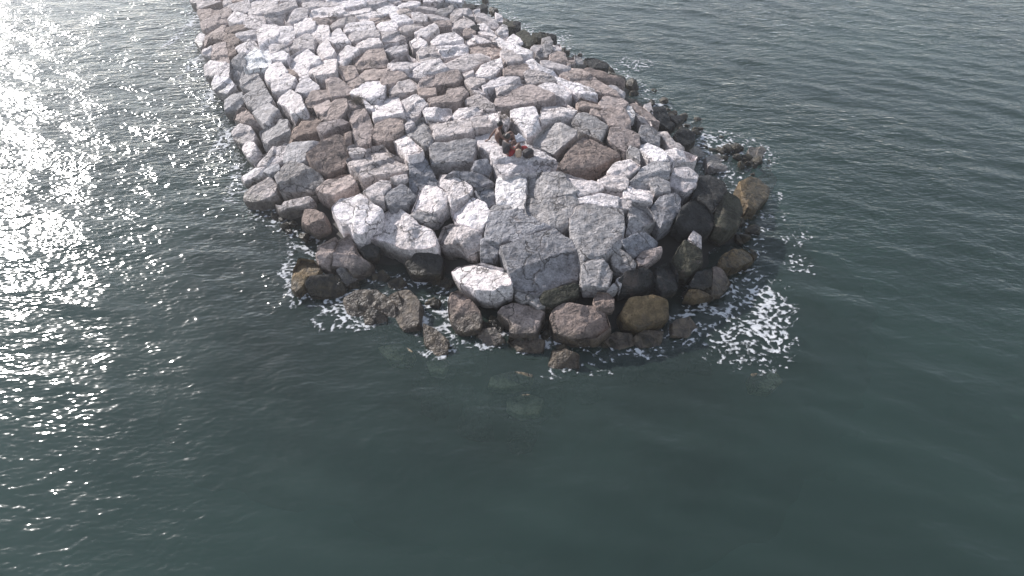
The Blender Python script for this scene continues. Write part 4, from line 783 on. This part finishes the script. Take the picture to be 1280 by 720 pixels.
    ('W', (5550,-90,5670,-110,5770,-80,5760,10,5570,10), 'small white blocky stone six stones behind the large white wedge in the far rows', 'stone', 'smaller stones of the breakwater'),
]

seats = {}
for i, (code, outline, label, cat, group) in enumerate(STONES):
    px = [(outline[k] / 10.0, outline[k + 1] / 10.0) for k in range(0, len(outline), 2)]
    z = None
    if code[1:] in ('~', 'U', '0'):
        z = {'~': 0.16, 'U': 0.1, '0': 0.05}[code[1:]]
    elif code == 'U':
        z = -0.14
    mid_ = np.mean(px, 0)
    seat_ = min(np.hypot(*(mid_ - (655, 188))), np.hypot(*(mid_ - (609, 174)))) < 9
    lift_ = 0.14 if np.hypot(*(mid_ - (655, 188))) < 9 else (-0.28 if seat_ else 0.0)
    o, c, n = make_stone(px, code, 1000 + i, lift=lift_, z=z, steps=not seat_, kind=cat)
    o['label'] = label
    o['category'] = cat
    o['group'] = group
    seats[i] = (o, c, n)

# ---------------------------------------------------------------- the rubble under the stones, the sea bed and the sea
m, t, out = mat('dark_rubble')
g = NT(t)
pos = g.new('ShaderNodeNewGeometry').outputs['Position']
nz = g.noise(pos, 3.0, 6, 0.65)
b = g.new('ShaderNodeBsdfPrincipled')
sz_ = g.new('ShaderNodeSeparateXYZ')
g.link(pos, sz_.inputs[0])
depth_murk = g.ramp(g.math('ADD', sz_.outputs[2], g.math('MULTIPLY', g.math('SUBTRACT', g.noise(pos, 0.5, 4), 0.5), 1.6)), -0.6, -4.0)  # murk of the deeper water painted into the rubble colour
g.link(g.mixc(depth_murk, g.mixc(nz, (0.02, 0.02, 0.02, 1), (0.06, 0.056, 0.05, 1)), (0.12,0.205,0.168, 1)), b.inputs['Base Color'])
b.inputs['Roughness'].default_value = 0.85
g.link(b.outputs[0], out.inputs[0])
RUB = m
st = 2
xs, ys = gx[::st, ::st], gy[::st, ::st]
hz = np.minimum(HT[::st, ::st] - 0.85, (HT[::st, ::st] - 0.42) * 1.0 - 0.62)
pp = np.stack([xs, ys, xs * 0], -1)
hz = hz + 0.28 * fbm(pp * 1.1, 5, 3)
keep = (HT[::st, ::st] > -4.6)
ny_, nx_ = xs.shape
V = np.stack([xs.ravel(), ys.ravel(), hz.ravel()], 1)
idx = np.arange(nx_ * ny_).reshape(ny_, nx_)
faces = []
kk = keep[:-1, :-1] & keep[1:, :-1] & keep[:-1, 1:] & keep[1:, 1:]
for j, i in zip(*np.nonzero(kk)):
    faces.append((idx[j, i], idx[j, i + 1], idx[j + 1, i + 1], idx[j + 1, i]))
used = np.unique(np.array(faces))
remap = -np.ones(len(V), int)
remap[used] = np.arange(len(used))
bed = link_mesh('rubble_bed', V[used], [tuple(int(remap[q]) for q in f) for f in faces], RUB)
bed['kind'] = 'structure'

SB = simple_mat('murky_sea_bed', (0.12,0.205,0.168), 0.95, 0.25, 0.12, 0.01)
sb = link_mesh('sea_bed', [(-3800, -3800, -4.2), (3800, -3800, -4.2), (3800, 3800, -4.2), (-3800, 3800, -4.2)], [(0, 1, 2, 3)], SB)
sb['kind'] = 'structure'


def axis_coords(lo, hi, step, far):
    a = list(np.arange(lo, hi + 1e-6, step))
    s, x, up = step, hi, []
    while x < far:
        s *= 1.35
        x += s
        up.append(x)
    s, x, dn = step, lo, []
    while x > -far:
        s *= 1.35
        x -= s
        dn.append(x)
    return np.array(dn[::-1] + a + up)


WAVES = []
wr = np.random.default_rng(3)
for L, A in [(5.2, .006), (4.1, .007), (3.2, .009), (2.5, .010), (2.0, .010), (1.6, .009), (1.25, .008), (1.0, .007), (0.8,.005)]:
    th = math.radians(wr.normal(-108, 22))
    WAVES.append((2 * math.pi / L * math.cos(th), 2 * math.pi / L * math.sin(th), A, wr.uniform(0, 6.28)))


def wave_z(x, y):
    z = 0
    warp = 1.3 * np.sin(x * 0.21 + y * 0.13) + 0.9 * np.sin(y * 0.34 - x * 0.17 + 1.0)
    for kx, ky, A, ph in WAVES:
        q = np.sin(kx * x + ky * y + ph + warp)
        z = z + A * (1.25 * (0.5 + 0.5 * q) ** 1.7 * 2 - 1)
    return z


X = axis_coords(-46, 34, 0.25, 2600)
Y = axis_coords(2, 66, 0.25, 2600)
XX, YY = np.meshgrid(X, Y)
fade = np.clip(1.6 - np.maximum(np.abs(XX + 6) / 60, np.abs(YY - 34) / 50), 0, 1)
Z = wave_z(XX, YY) * fade
idx = np.arange(XX.size).reshape(XX.shape)
quads = np.stack([idx[:-1, :-1], idx[:-1, 1:], idx[1:, 1:], idx[1:, :-1]], -1).reshape(-1, 4)
m, t, out = mat('sea_water')
g = NT(t)
pos = g.new('ShaderNodeNewGeometry').outputs['Position']
mp = g.new('ShaderNodeMapping')
mp.inputs['Rotation'].default_value = (0, 0, math.radians(-16))
mp.inputs['Scale'].default_value = (0.62, 1.25, 1.0)
g.link(pos, mp.inputs[0])
q = mp.outputs[0]
h = 0
for sc, amp, det, dis in ((0.8, 0.10, 0, 0.4), (2.6, 0.065, 0, 0.4), (7.5, 0.034, 0, 0.2)):
    term = g.math('MULTIPLY', g.noise(q, sc, det, 0.5, dis), amp)
    h = term if h == 0 else g.math('ADD', h, term)
chop = g.new('ShaderNodeAttribute', attribute_name='chop')
gust = g.ramp(g.noise(pos, 0.11, 2, 0.5, 0.8), 0.35, 0.65, 0.72, 1.22)
h = g.math('MULTIPLY', h, g.math('MULTIPLY', gust, chop.outputs['Fac']))
bp = g.new('ShaderNodeBump')
bp.inputs['Strength'].default_value = 1.0
bp.inputs['Distance'].default_value = 1.0
g.link(h, bp.inputs['Height'])
murk = g.new('ShaderNodeBsdfDiffuse')
patch = g.ramp(g.noise(pos, 0.055, 3, 0.5, 0.6), 0.38, 0.66)
g.link(g.mixc(patch, (0.062, 0.094, 0.083, 1), (0.096, 0.156, 0.136, 1)), murk.inputs['Color'])
tr = g.new('ShaderNodeBsdfTransparent')
tr.inputs['Color'].default_value = (0.72, 0.84, 0.80, 1)
mx = g.new('ShaderNodeMixShader')
mx.inputs[0].default_value = 0.74
g.link(murk.outputs[0], mx.inputs[1])
g.link(tr.outputs[0], mx.inputs[2])
gl = g.new('ShaderNodeBsdfGlossy')
gl.inputs['Roughness'].default_value = 0.11
gl.inputs['Color'].default_value = (1, 1, 1, 1)
g.link(bp.outputs[0], gl.inputs['Normal'])
fr = g.new('ShaderNodeFresnel')
fr.inputs['IOR'].default_value = 1.333
g.link(bp.outputs[0], fr.inputs['Normal'])
mx2 = g.new('ShaderNodeMixShader')
g.link(fr.outputs[0], mx2.inputs[0])
g.link(mx.outputs[0], mx2.inputs[1])
g.link(gl.outputs[0], mx2.inputs[2])
g.link(mx2.outputs[0], out.inputs[0])
sea = link_mesh('sea_water', np.stack([XX.ravel(), YY.ravel(), Z.ravel()], 1), [tuple(map(int, f)) for f in quads], m)
sea['kind'] = 'structure'
# the chop grows where the swell meets the stones and is calmer in the lee in front and on the right
ui = np.clip(((XX - GX0) / GS).astype(int), 0, gnx - 1)
vi = np.clip(((YY - GY0) / GS).astype(int), 0, gny - 1)
inside_grid = (XX > GX0) & (XX < GX0 + GS * gnx) & (YY > GY0) & (YY < GY0 + GS * gny)
off = np.where(inside_grid, np.abs(sd[vi, ui]), 40.0)
chopv = 0.95 + 0.75 * np.exp(-(off / 2.6) ** 1.3) * np.clip((4 - XX) / 14, 0.25, 1)
chopv = chopv - 0.48 * np.clip((24 - YY) / 11, 0, 1)
at = sea.data.attributes.new('chop', 'FLOAT', 'POINT')
at.data.foreach_set('value', chopv.ravel())

# ---------------------------------------------------------------- foam of the breaking wash: flecks on the water, with sun glints painted white on the left
FOAM_AND_GLINTS = [(955, 370, 30, 28, 1.0), (962, 412, 24, 32, 1.0), (925, 428, 48, 30, .75), (905, 378, 42, 18, .7), (878, 373, 26, 6, 1.1), (912, 358, 12, 15, 1.15), (936, 338, 14, 7, 1.05),
        (905, 186, 44, 18, .8), (925, 232, 17, 26, .75), (882, 168, 14, 6, 1.0), (952, 192, 16, 12, .7), (936, 296, 12, 28, .7), (972, 245, 8, 8, .6), (985, 285, 25, 20, .4), (1000, 330, 22, 14, .3),
        (800, 438, 44, 9, .85), (836, 415, 22, 12, .7), (720, 429, 50, 9, .75), (692, 464, 18, 8, .8), (740, 455, 34, 12, .5), (440, 384, 46, 22, 1.0), (410, 398, 26, 14, .7),
        (500, 352, 22, 9, .65), (505, 385, 12, 18, .7), (532, 392, 18, 22, .8), (546, 430, 22, 16, .6), (390, 290, 20, 26, .75), (412, 268, 12, 14, .7), (378, 352, 12, 26, .55), (330, 262, 26, 14, .5),  # the left splash blobs are mostly sun glints painted as foam
        (243, 25, 7, 30, 1.2), (250, 72, 9, 18, 1.1), (264, 120, 10, 18, .9), (286, 170, 12, 22, .85), (304, 225, 16, 22, .85), (325, 255, 18, 10, .8), (690, 46, 22, 8, .5), (795, 80, 24, 8, .5), (625, 14, 16, 6, .4), (852, 152, 10, 6, .7),  # left waterline blobs mix foam with painted glints
        (610, 428, 30, 9, .45), (655, 432, 22, 8, .5), (880, 300, 20, 14, .45), (850, 350, 10, 30, .4), (860, 420, 30, 14, .45)]
for k in range(0, len(WATERLINE) - 1):
    (xa, ya), (xb, yb) = WATERLINE[k], WATERLINE[k + 1]
    for f_ in np.arange(0, 1, 16 / max(16, math.hypot(xb - xa, yb - ya))):
        FOAM_AND_GLINTS.append((xa + (xb - xa) * f_, ya + (yb - ya) * f_, 12, 7, random.uniform(.35, .95)))
fm, t, out = mat('sea_foam_and_glints')
g = NT(t)
an = g.new('ShaderNodeAttribute', attribute_name='thickness')
fd_ = g.new('ShaderNodeBsdfDiffuse')
fd_.inputs['Color'].default_value = (0.72, 0.73, 0.75, 1)
ft_ = g.new('ShaderNodeBsdfTransparent')
fx_ = g.new('ShaderNodeMixShader')
g.link(g.ramp(an.outputs['Fac'], 0.08, 0.95, 0.0, 0.82), fx_.inputs[0])
g.link(ft_.outputs[0], fx_.inputs[1])
g.link(fd_.outputs[0], fx_.inputs[2])
g.link(fx_.outputs[0], out.inputs[0])
FV, FF = [], []
cell = 0.032
fx, fy, fd = [], [], []
grid_seen = {}
for (x, y, rx, ry, den) in FOAM_AND_GLINTS:
    c = at_z(x, y, 0.05)
    ex = np.linalg.norm(at_z(x + rx, y, 0.05) - c)
    ey = 0.5 * np.linalg.norm(at_z(x, y + ry, 0.05) - at_z(x, y - ry, 0.05))
    a0, a1 = int((c[0] - 1.5 * ex) / cell), int((c[0] + 1.5 * ex) / cell)
    b0, b1 = int((c[1] - 1.5 * ey) / cell), int((c[1] + 1.5 * ey) / cell)
    A, B = np.meshgrid(np.arange(a0, a1 + 1), np.arange(b0, b1 + 1))
    r2 = ((A * cell - c[0]) / ex) ** 2 + ((B * cell - c[1]) / ey) ** 2
    D = den * np.exp(-0.9 * r2 ** 1.5)
    for i, j, dd in zip(A.ravel(), B.ravel(), D.ravel()):
        if dd > 0.12:
            k = (int(i), int(j))
            if dd > grid_seen.get(k, 0):
                grid_seen[k] = dd
keys = np.array(list(grid_seen.keys()))
dens = np.array(list(grid_seen.values()))
P = np.concatenate([keys * cell, np.zeros((len(keys), 1))], 1)
wp = P + 0.35 * np.stack([vnoise(P * 1.3, 91), vnoise(P * 1.3, 92), P[:, 2]], 1)
ridge = 1 - np.abs(fbm(wp * np.array([1.0, 1.3, 1]) * 3.6, 71, 3, 0.55)) * 1.8
fleck = fbm(P * 10.0, 77, 2)
large = fbm(P * 0.55, 79, 2)
marg = (ridge + 0.65 * fleck + 0.3 * large) - (1.27 - 0.80 * dens)
sel = marg > -0.5
thick = {(int(a), int(b)): float(np.clip((m_ + 0.5) / 1.0, 0, 1)) for (a, b), m_ in zip(keys, marg)}
FT = []
vid = {}


def fvert(i, j):
    if (i, j) not in vid:
        q = np.array([i * cell, j * cell, 0.0])
        jit = 0.022 * np.array([vnoise(q * 31, 3), vnoise(q * 31, 4)])
        zz = float(wave_z(q[0], q[1])) + 0.02 + 0.015 * float(vnoise(q * 6, 8))
        vid[(i, j)] = len(FV)
        FV.append((q[0] + jit[0], q[1] + jit[1], zz))
        FT.append(max(thick.get((i, j), 0), 0.4 * thick.get((i - 1, j), 0), 0.4 * thick.get((i, j - 1), 0)))
    return vid[(i, j)]


for (i, j) in keys[sel]:
    i, j = int(i), int(j)
    FF.append((fvert(i, j), fvert(i + 1, j), fvert(i + 1, j + 1), fvert(i, j + 1)))
foam = link_mesh('sea_foam_and_glints', FV, FF, fm)
at = foam.data.attributes.new('thickness', 'FLOAT', 'POINT')
at.data.foreach_set('value', FT)
foam['kind'] = 'stuff'
foam['label'] = 'white lacy foam around the stones, with sun glints painted in on the left'


# ---------------------------------------------------------------- countless small weedy rubble along the toe of the mound
def rubble_strip(spots, seed):
    rr = np.random.default_rng(seed)
    base = bmesh.new()
    bmesh.ops.create_icosphere(base, subdivisions=2, radius=1.0)
    bv = np.array([v.co[:] for v in base.verts])
    bf = [tuple(v.index for v in f.verts) for f in base.faces]
    base.free()
    V, F_, cols = [], [], []
    for (x0, y0, x1, y1, wd, cnt, zlo, zhi, s0, s1) in spots:
        for _ in range(cnt):
            f = rr.random()
            px_, py_ = x0 + (x1 - x0) * f + rr.normal(0, wd), y0 + (y1 - y0) * f + rr.normal(0, wd * .5)
            z_ = rr.uniform(zlo, zhi)
            c_ = at_z(px_, py_, z_)
            s_ = rr.uniform(s0, s1)
            q = bv * (np.array([1, .8, .62]) * rr.uniform(.75, 1.25, 3))
            for _k in range(13):
                cn = rr.normal(0, 1, 3)
                cn /= np.linalg.norm(cn)
                q = q - cn * np.maximum(q @ cn - rr.uniform(.35, .62), 0)[:, None]
            q = q * (1 + 0.10 * fbm(q * 2 + rr.uniform(0, 50), 3, 2))[:, None]
            a_ = rr.uniform(0, 6.28)
            R_ = np.array(Matrix.Rotation(a_, 3, 'Z') @ Matrix.Rotation(rr.normal(0, .5), 3, 'X'))
            q = q @ R_.T * s_ * 1.25 + c_ - np.array([0, 0, .25 * s_])
            b_ = len(V)
            V.extend(map(tuple, q))
            F_ += [tuple(b_ + k for k in f_) for f_ in bf]
    o = link_mesh('shore_rubble', V, F_, STONE)
    o.data.set_sharp_from_angle(angle=math.radians(30))
    o.color = (.06, .056, .05, 1)
    o['kind'] = 'stuff'
    o['label'] = 'small dark weedy rubble in the wash along the foot of the breakwater'
    return o


rubble_strip([(600, 8, 700, 62, 7, 26, .0, .28, .2, .5), (700, 62, 800, 108, 6, 18, .0, .25, .2, .55), (800, 112, 880, 172, 7, 18, -.1, .2, .2, .45),
              (880, 178, 950, 205, 12, 30, -.15, .2, .15, .45), (905, 250, 940, 330, 12, 22, -.15, .25, .15, .4), (840, 300, 880, 370, 12, 22, .0, .35, .15, .4),
              (535, 375, 640, 405, 10, 18, -.2, .12, .15, .3), (640, 420, 830, 425, 9, 30, -.2, .15, .15, .4), (322, 250, 385, 300, 6, 14, -.1, .2, .12, .3),
              (480, 430, 900, 450, 22, 36, -.9, -.35, .3, .8), (560, 480, 700, 500, 30, 14, -1.2, -.7, .4, .9)], 11)


# ---------------------------------------------------------------- people and belongings
def thing(name, label, cat, loc, rotz=0.0, group=None):
    o = bpy.data.objects.new(name, None)
    C.objects.link(o)
    o.location = loc
    o.rotation_euler = (0, 0, rotz)
    o.empty_display_size = 0.2
    o['label'] = label
    o['category'] = cat
    if group:
        o['group'] = group
    return o


def skin(name, pts, edges, radii, material, parent=None, sub=2, root=0):
    me = bpy.data.meshes.new(name + '_skeleton')
    me.from_pydata(pts, edges, [])
    o = bpy.data.objects.new(name + '_skeleton', me)
    C.objects.link(o)
    md = o.modifiers.new('skin', 'SKIN')
    md.use_smooth_shade = True
    for k, r in enumerate(radii):
        r = r if isinstance(r, tuple) else (r, r)
        me.skin_vertices[0].data[k].radius = r
        me.skin_vertices[0].data[k].use_root = (k == root)
    o.modifiers.new('sub', 'SUBSURF').levels = sub
    dg = bpy.context.evaluated_depsgraph_get()
    dg.update()
    em = bpy.data.meshes.new_from_object(o.evaluated_get(dg))
    em.name = name
    bpy.data.objects.remove(o)
    em.materials.clear()
    em.materials.append(material)
    em.polygons.foreach_set('use_smooth', [True] * len(em.polygons))
    n = bpy.data.objects.new(name, em)
    C.objects.link(n)
    n.parent = parent
    return n


def ellipsoid(name, c, r, material, parent, nu=18, nv=12, cut=None, seed=0, rough=0.0, power=1.0):
    V, F_ = [], []
    for j in range(nv + 1):
        ph = math.pi * j / nv
        for i in range(nu):
            th = 2 * math.pi * i / nu
            x, y, z_ = math.sin(ph) * math.cos(th), math.sin(ph) * math.sin(th), math.cos(ph)
            q = np.array([abs(x) ** power * np.sign(x), abs(y) ** power * np.sign(y), abs(z_) ** power * np.sign(z_)])
            q = q * (1 + rough * float(vnoise(q * 3.1 + seed, seed)))
            V.append(tuple(np.array(c) + q * np.array(r)))
    for j in range(nv):
        for i in range(nu):
            F_.append((j * nu + i, (j + 1) * nu + i, (j + 1) * nu + (i + 1) % nu, j * nu + (i + 1) % nu))
    return link_mesh(name, V, F_, material, True, parent)


SKIN_M = simple_mat('tanned_skin', (0.15, 0.082, 0.062), 0.55, 0.1, 14.0, 0.001)
HAIR_M = simple_mat('dark_hair', (0.012, 0.010, 0.010), 0.5, 0.4, 60.0, 0.004)
DARKTOP_M = simple_mat('dark_cotton', (0.045, 0.04, 0.045), 0.9, 0.3, 30.0, 0.004)
RED_M = simple_mat('red_cotton', (0.30, 0.03, 0.035), 0.9, 0.3, 25.0, 0.006)
SHORTS_M = simple_mat('brown_shorts', (0.06, 0.045, 0.04), 0.9, 0.3, 25.0, 0.006)
WHITE_M = simple_mat('white_towelling', (0.66, 0.66, 0.70), 0.95, 0.15, 40.0, 0.006)
TAN_M = simple_mat('tan_canvas', (0.48, 0.36, 0.27), 0.9, 0.2, 40.0, 0.004)
BLACK_M = simple_mat('black_nylon', (0.03, 0.025, 0.027), 0.7, 0.4, 40.0, 0.004)
EYE_M = simple_mat('dark_eye', (0.02, 0.015, 0.012), 0.25, 0.1, 20.0, 0.0)


def person(label, loc, rotz, lean_arm, shirt, shorts, scale=1.0):
    t = thing('person', label, 'person', loc, rotz, 'the two people sitting on the breakwater')
    t.scale = (scale,) * 3
    p = [(0, 0, .10), (-.03, 0, .22), (-.05, 0, .36), (-.03, 0, .49), (-.01, 0, .575), (.015, 0, .64), (.035, 0, .72), (.045, 0, .80), (.048, 0, .845)]
    r = [(.13, .14), (.115, .15), (.105, .145), (.10, .15), (.05, .055), (.052, .052), (.085, .075), (.088, .076), (.05, .05)]
    e = [(k, k + 1) for k in range(8)]
    p.append((.13, 0, .705)); r.append(.013); e.append((6, 9))          # nose
    for s in (1, -1):
        p.append((.03, s * .082, .715)); r.append((.016, .01)); e.append((6, len(p) - 1))   # ear
    for s in (1, -1):
        b = len(p)
        hipx = [(.06, s * .10, .10), (.25, s * .125, .25), (.43, s * .13, .39), (.50, s * .125, .22), (.575, s * .12, .07), (.63, s * .125, .035), (.75, s * .14, .025)]
        hr = [.095, .085, .058, .055, .038, .042, .026]
        p += hipx; r += hr
        e.append((0, b)); e += [(b + k, b + k + 1) for k in range(6)]
        b = len(p)
        if s == lean_arm:
            arm = [(-.03, s * .17, .525), (-.13, s * .25, .40), (-.22, s * .29, .27), (-.30, s * .29, .15), (-.355, s * .29, .045), (-.40, s * .295, .03)]
        else:
            arm = [(-.02, s * .17, .525), (.06, s * .225, .41), (.14, s * .235, .31), (.25, s * .20, .335), (.345, s * .165, .385), (.40, s * .15, .41)]
        ar = [.055, .044, .038, .034, .025, (.030, .018)]
        p += arm; r += ar
        e.append((3, b)); e += [(b + k, b + k + 1) for k in range(5)]
        hand = b + 5
        d = np.array(arm[5]) - np.array(arm[4])
        d /= np.linalg.norm(d)
        sdv = np.array([0, s, 0])
        for f, (off, ln) in enumerate(((-.030, .062), (-.010, .075), (.010, .078), (.030, .066))):
            q1 = np.array(arm[5]) + d * .04 + sdv * off
            q2 = q1 + d * ln * .55 + np.array([0, 0, -.012])
            q3 = q2 + d * ln * .35 + np.array([0, 0, -.028])
            b = len(p)
            p += [tuple(q1), tuple(q2), tuple(q3)]; r += [.0095, .0085, .007]
            e += [(hand, b), (b, b + 1), (b + 1, b + 2)]
        q1 = np.array(arm[5]) - sdv * .035 + d * .0
        q2 = q1 - sdv * .018 + d * .04
        b = len(p)
        p += [tuple(q1), tuple(q2)]; r += [.011, .009]
        e += [(hand, b), (b, b + 1)]
    skin('body', p, e, r, SKIN_M, t)
    ellipsoid('hair', (.018, 0, .775), (.112, .098, .105), HAIR_M, t, 20, 14, rough=0.06, seed=4)
    for s in (1, -1):
        ellipsoid('eye', (.118, s * .034, .735), (.010, .013, .009), EYE_M, t, 8, 6)
    sp = [(-.01, 0, .10)]; sr = [(.145, .165)]; se = []
    for s in (1, -1):
        b = len(sp)
        sp += [(.07, s * .105, .115), (.20, s * .125, .215), (.33, s * .13, .31)]; sr += [.112, .104, .092]
        se += [(0, b), (b, b + 1), (b + 1, b + 2)]
    skin('shorts', sp, se, sr, shorts, t)
    if shirt is not None:
        sp = [(-.012, 0, .14), (-.035, 0, .23), (-.055, 0, .36), (-.035, 0, .49), (-.02, 0, .56)]
        sr = [(.145, .168), (.132, .168), (.122, .162), (.118, .165), (.07, .085)]
        se = [(0, 1), (1, 2), (2, 3), (3, 4)]
        for s in (1, -1):
            b = len(sp)
            sp += [(-.025, s * .17, .52), (.01, s * .205, .45)]; sr += [.068, .062]
            se += [(3, b), (b, b + 1)]
        skin('top', sp, se, sr, shirt, t)
    return t


def on_plane(x, y, c, n):
    d = ray(x, y)
    return EYE + d * (((c - EYE) @ n) / (d @ n))


def stone_at(x, y):
    best, bd = None, 1e9
    for i, row in enumerate(STONES):
        o = row[1]
        cx = sum(o[0::2]) / len(o[0::2]) / 10
        cy = sum(o[1::2]) / len(o[1::2]) / 10
        if math.hypot(cx - x, cy - y) < bd:
            best, bd = i, math.hypot(cx - x, cy - y)
    return seats[best]


slab = stone_at(655, 188)
block = stone_at(609, 174)


def on_slab(x, y, dz=0.0):
    return tuple(on_plane(x, y, slab[1], slab[2]) + np.array([0, 0, dz]))


person('person in a dark top sitting with their back to the camera on the white slab', on_slab(634, 194, -0.03), math.radians(38), 0, DARKTOP_M, RED_M, 1.1)
pa = on_plane(624.5, 179.5, block[1], block[2])
person('bare-backed tanned person with dark hair leaning on one arm behind the other sitter', tuple(pa + np.array([0, 0, -0.03])), math.radians(6), 1, None, SHORTS_M, 1.18)


def cloth_lump(name, label, cat, loc, rotz, size, material, seed, group='belongings beside the two people'):
    n = 26
    V, F_ = [], []
    for j in range(n + 1):
        for i in range(n + 1):
            u, v = i / n * 2 - 1, j / n * 2 - 1
            q = np.array([u * 1.6, v * 1.6, seed * 3.3])
            f = 1 - abs(float(fbm(q * 1.5, seed, 3)))
            edge = max(0.0, 1 - max(abs(u), abs(v)) ** 4)
            wob = 1 + 0.22 * float(vnoise(q * 0.9, seed + 5))
            V.append((u * size[0] * wob, v * size[1] * wob, 0.008 + size[2] * edge * (0.25 + 0.75 * f * f)))
    m0 = len(V)
    for j in range(n + 1):
        for i in range(n + 1):
            x, y, _ = V[j * (n + 1) + i]
            V.append((x, y, -0.02))
    for j in range(n):
        for i in range(n):
            a = j * (n + 1) + i
            F_.append((a, a + 1, a + n + 2, a + n + 1))
            F_.append((m0 + a, m0 + a + n + 1, m0 + a + n + 2, m0 + a + 1))
    for i in range(n):
        for a, b in ((i, i + 1), ((i + 1) + n * (n + 1), i + n * (n + 1)), ((i + 1) * (n + 1), i * (n + 1)), (i * (n + 1) + n, (i + 1) * (n + 1) + n)):
            F_.append((b, a, m0 + a, m0 + b))
    o = link_mesh(name, V, F_, material)
    o.location = loc
    o.rotation_euler = (0, 0, rotz)
    o['label'], o['category'], o['group'] = label, cat, group
    return o


cloth_lump('towel', 'crumpled white towel in front of the bare-backed person', 'towel', on_slab(645, 174, 0.0), 0.5, (.34, .26, .16), WHITE_M, 3)
cloth_lump('towel', 'crumpled red towel on the white slab beside the person in a dark top', 'towel', on_slab(652, 187, 0.0), 0.2, (.30, .2, .14), RED_M, 8)


def bag(label, loc, rotz, size, material, pocket):
    t = thing('bag', label, 'bag', loc, rotz, 'belongings beside the two people')
    sx, sy, sz = size
    ellipsoid('bag_body', (0, 0, sz * .95), (sx, sy, sz), material, t, 22, 14, power=0.6, rough=0.05, seed=9)
    ellipsoid('pocket', (0, -sy * .9, sz * .7), (sx * .7, sy * .35, sz * .5), pocket, t, 16, 10, power=0.6)
    for s in (1, -1):
        pts = [(s * sx * .45, sy * (.7 + .5 * math.sin(a)), sz * (.95 + .85 * math.cos(a))) for a in np.linspace(.2, 2.9, 7)]
        skin('strap', pts, [(k, k + 1) for k in range(6)], [(.022, .008)] * 7, pocket, t, 1)
    pts = [(sx * .25 * math.cos(a), 0, sz * 1.9 + .06 * math.sin(a)) for a in np.linspace(0, math.pi, 6)]
    skin('handle', pts, [(k, k + 1) for k in range(5)], [.010] * 6, pocket, t, 1)
    return t


bag('small tan bag standing on the white slab beside the red towel', on_slab(648, 196, 0.0), 0.1, (.13, .08, .17), TAN_M, TAN_M)
bag('black rucksack lying on the white slab at the right end of the belongings', on_slab(660, 196, 0.0), 0.7, (.22, .17, .17), BLACK_M, SHORTS_M)
bag('dark shoulder bag propped between the two people and the white towel', on_slab(637, 178, 0.0), -0.4, (.15, .11, .16), BLACK_M, WHITE_M)

# dry weed growing out of the crack behind the people
wm = simple_mat('dry_weed', (0.20, 0.17, 0.14), 0.9, 0.3, 30.0, 0.0)


def weed(label, x, y, h, n, seed):
    rr = np.random.default_rng(seed)
    base = hit(x, y, 0.0)
    V, F_ = [], []
    for k in range(n):
        az, ln, th = rr.uniform(0, 6.283), h * rr.uniform(.5, 1.0), rr.uniform(.004, .008)
        out_ = rr.uniform(.15, .9)
        b0 = len(V)
        ox, oy = rr.normal(0, h * .18, 2)
        for q in range(4):
            f = q / 3
            cx, cy, cz = ox + math.cos(az) * out_ * ln * f ** 1.5, oy + math.sin(az) * out_ * ln * f ** 1.5, ln * f - .12
            w_ = th * (1.2 - f)
            for a in range(3):
                V.append((cx + w_ * math.cos(a * 2.094), cy + w_ * math.sin(a * 2.094), cz))
        for q in range(3):
            for a in range(3):
                F_.append((b0 + q * 3 + a, b0 + q * 3 + (a + 1) % 3, b0 + q * 3 + 3 + (a + 1) % 3, b0 + q * 3 + 3 + a))
    o = link_mesh('dry_weed', V, F_, wm)
    o.location = base
    o['label'], o['category'], o['group'] = label, 'weed', 'dry weeds in the cracks'
    return o


weed('dry twiggy weed in the crack just behind the seated people', 629, 148, .75, 70, 1)
weed('bushy dry weed in the gap above the tall brown block', 446, 127, .6, 160, 2)

# ---------------------------------------------------------------- thin haze added to imitate the lens veil towards the sun
hm, t, out = mat('glare_haze')
pv = t.nodes.new('ShaderNodeVolumePrincipled')
pv.inputs['Color'].default_value = (0.95, 0.93, 0.97, 1)
pv.inputs['Density'].default_value = 0.0016
pv.inputs['Anisotropy'].default_value = 0.55
t.links.new(pv.outputs[0], out.inputs['Volume'])
L_, z0_, z1_ = 3900.0, -5.4, CAM_H + 1.6
hv = [(sx * L_, sy * L_, zz) for zz in (z0_, z1_) for sy in (-1, 1) for sx in (-1, 1)]
hz_ = link_mesh('haze', hv, [(0, 2, 3, 1), (4, 5, 7, 6), (0, 1, 5, 4), (2, 6, 7, 3), (0, 4, 6, 2), (1, 3, 7, 5)], hm, False)
hz_['kind'] = 'stuff'
hz_['label'] = 'thin pale haze added to imitate lens glare'
S.cycles.volume_bounces = 0
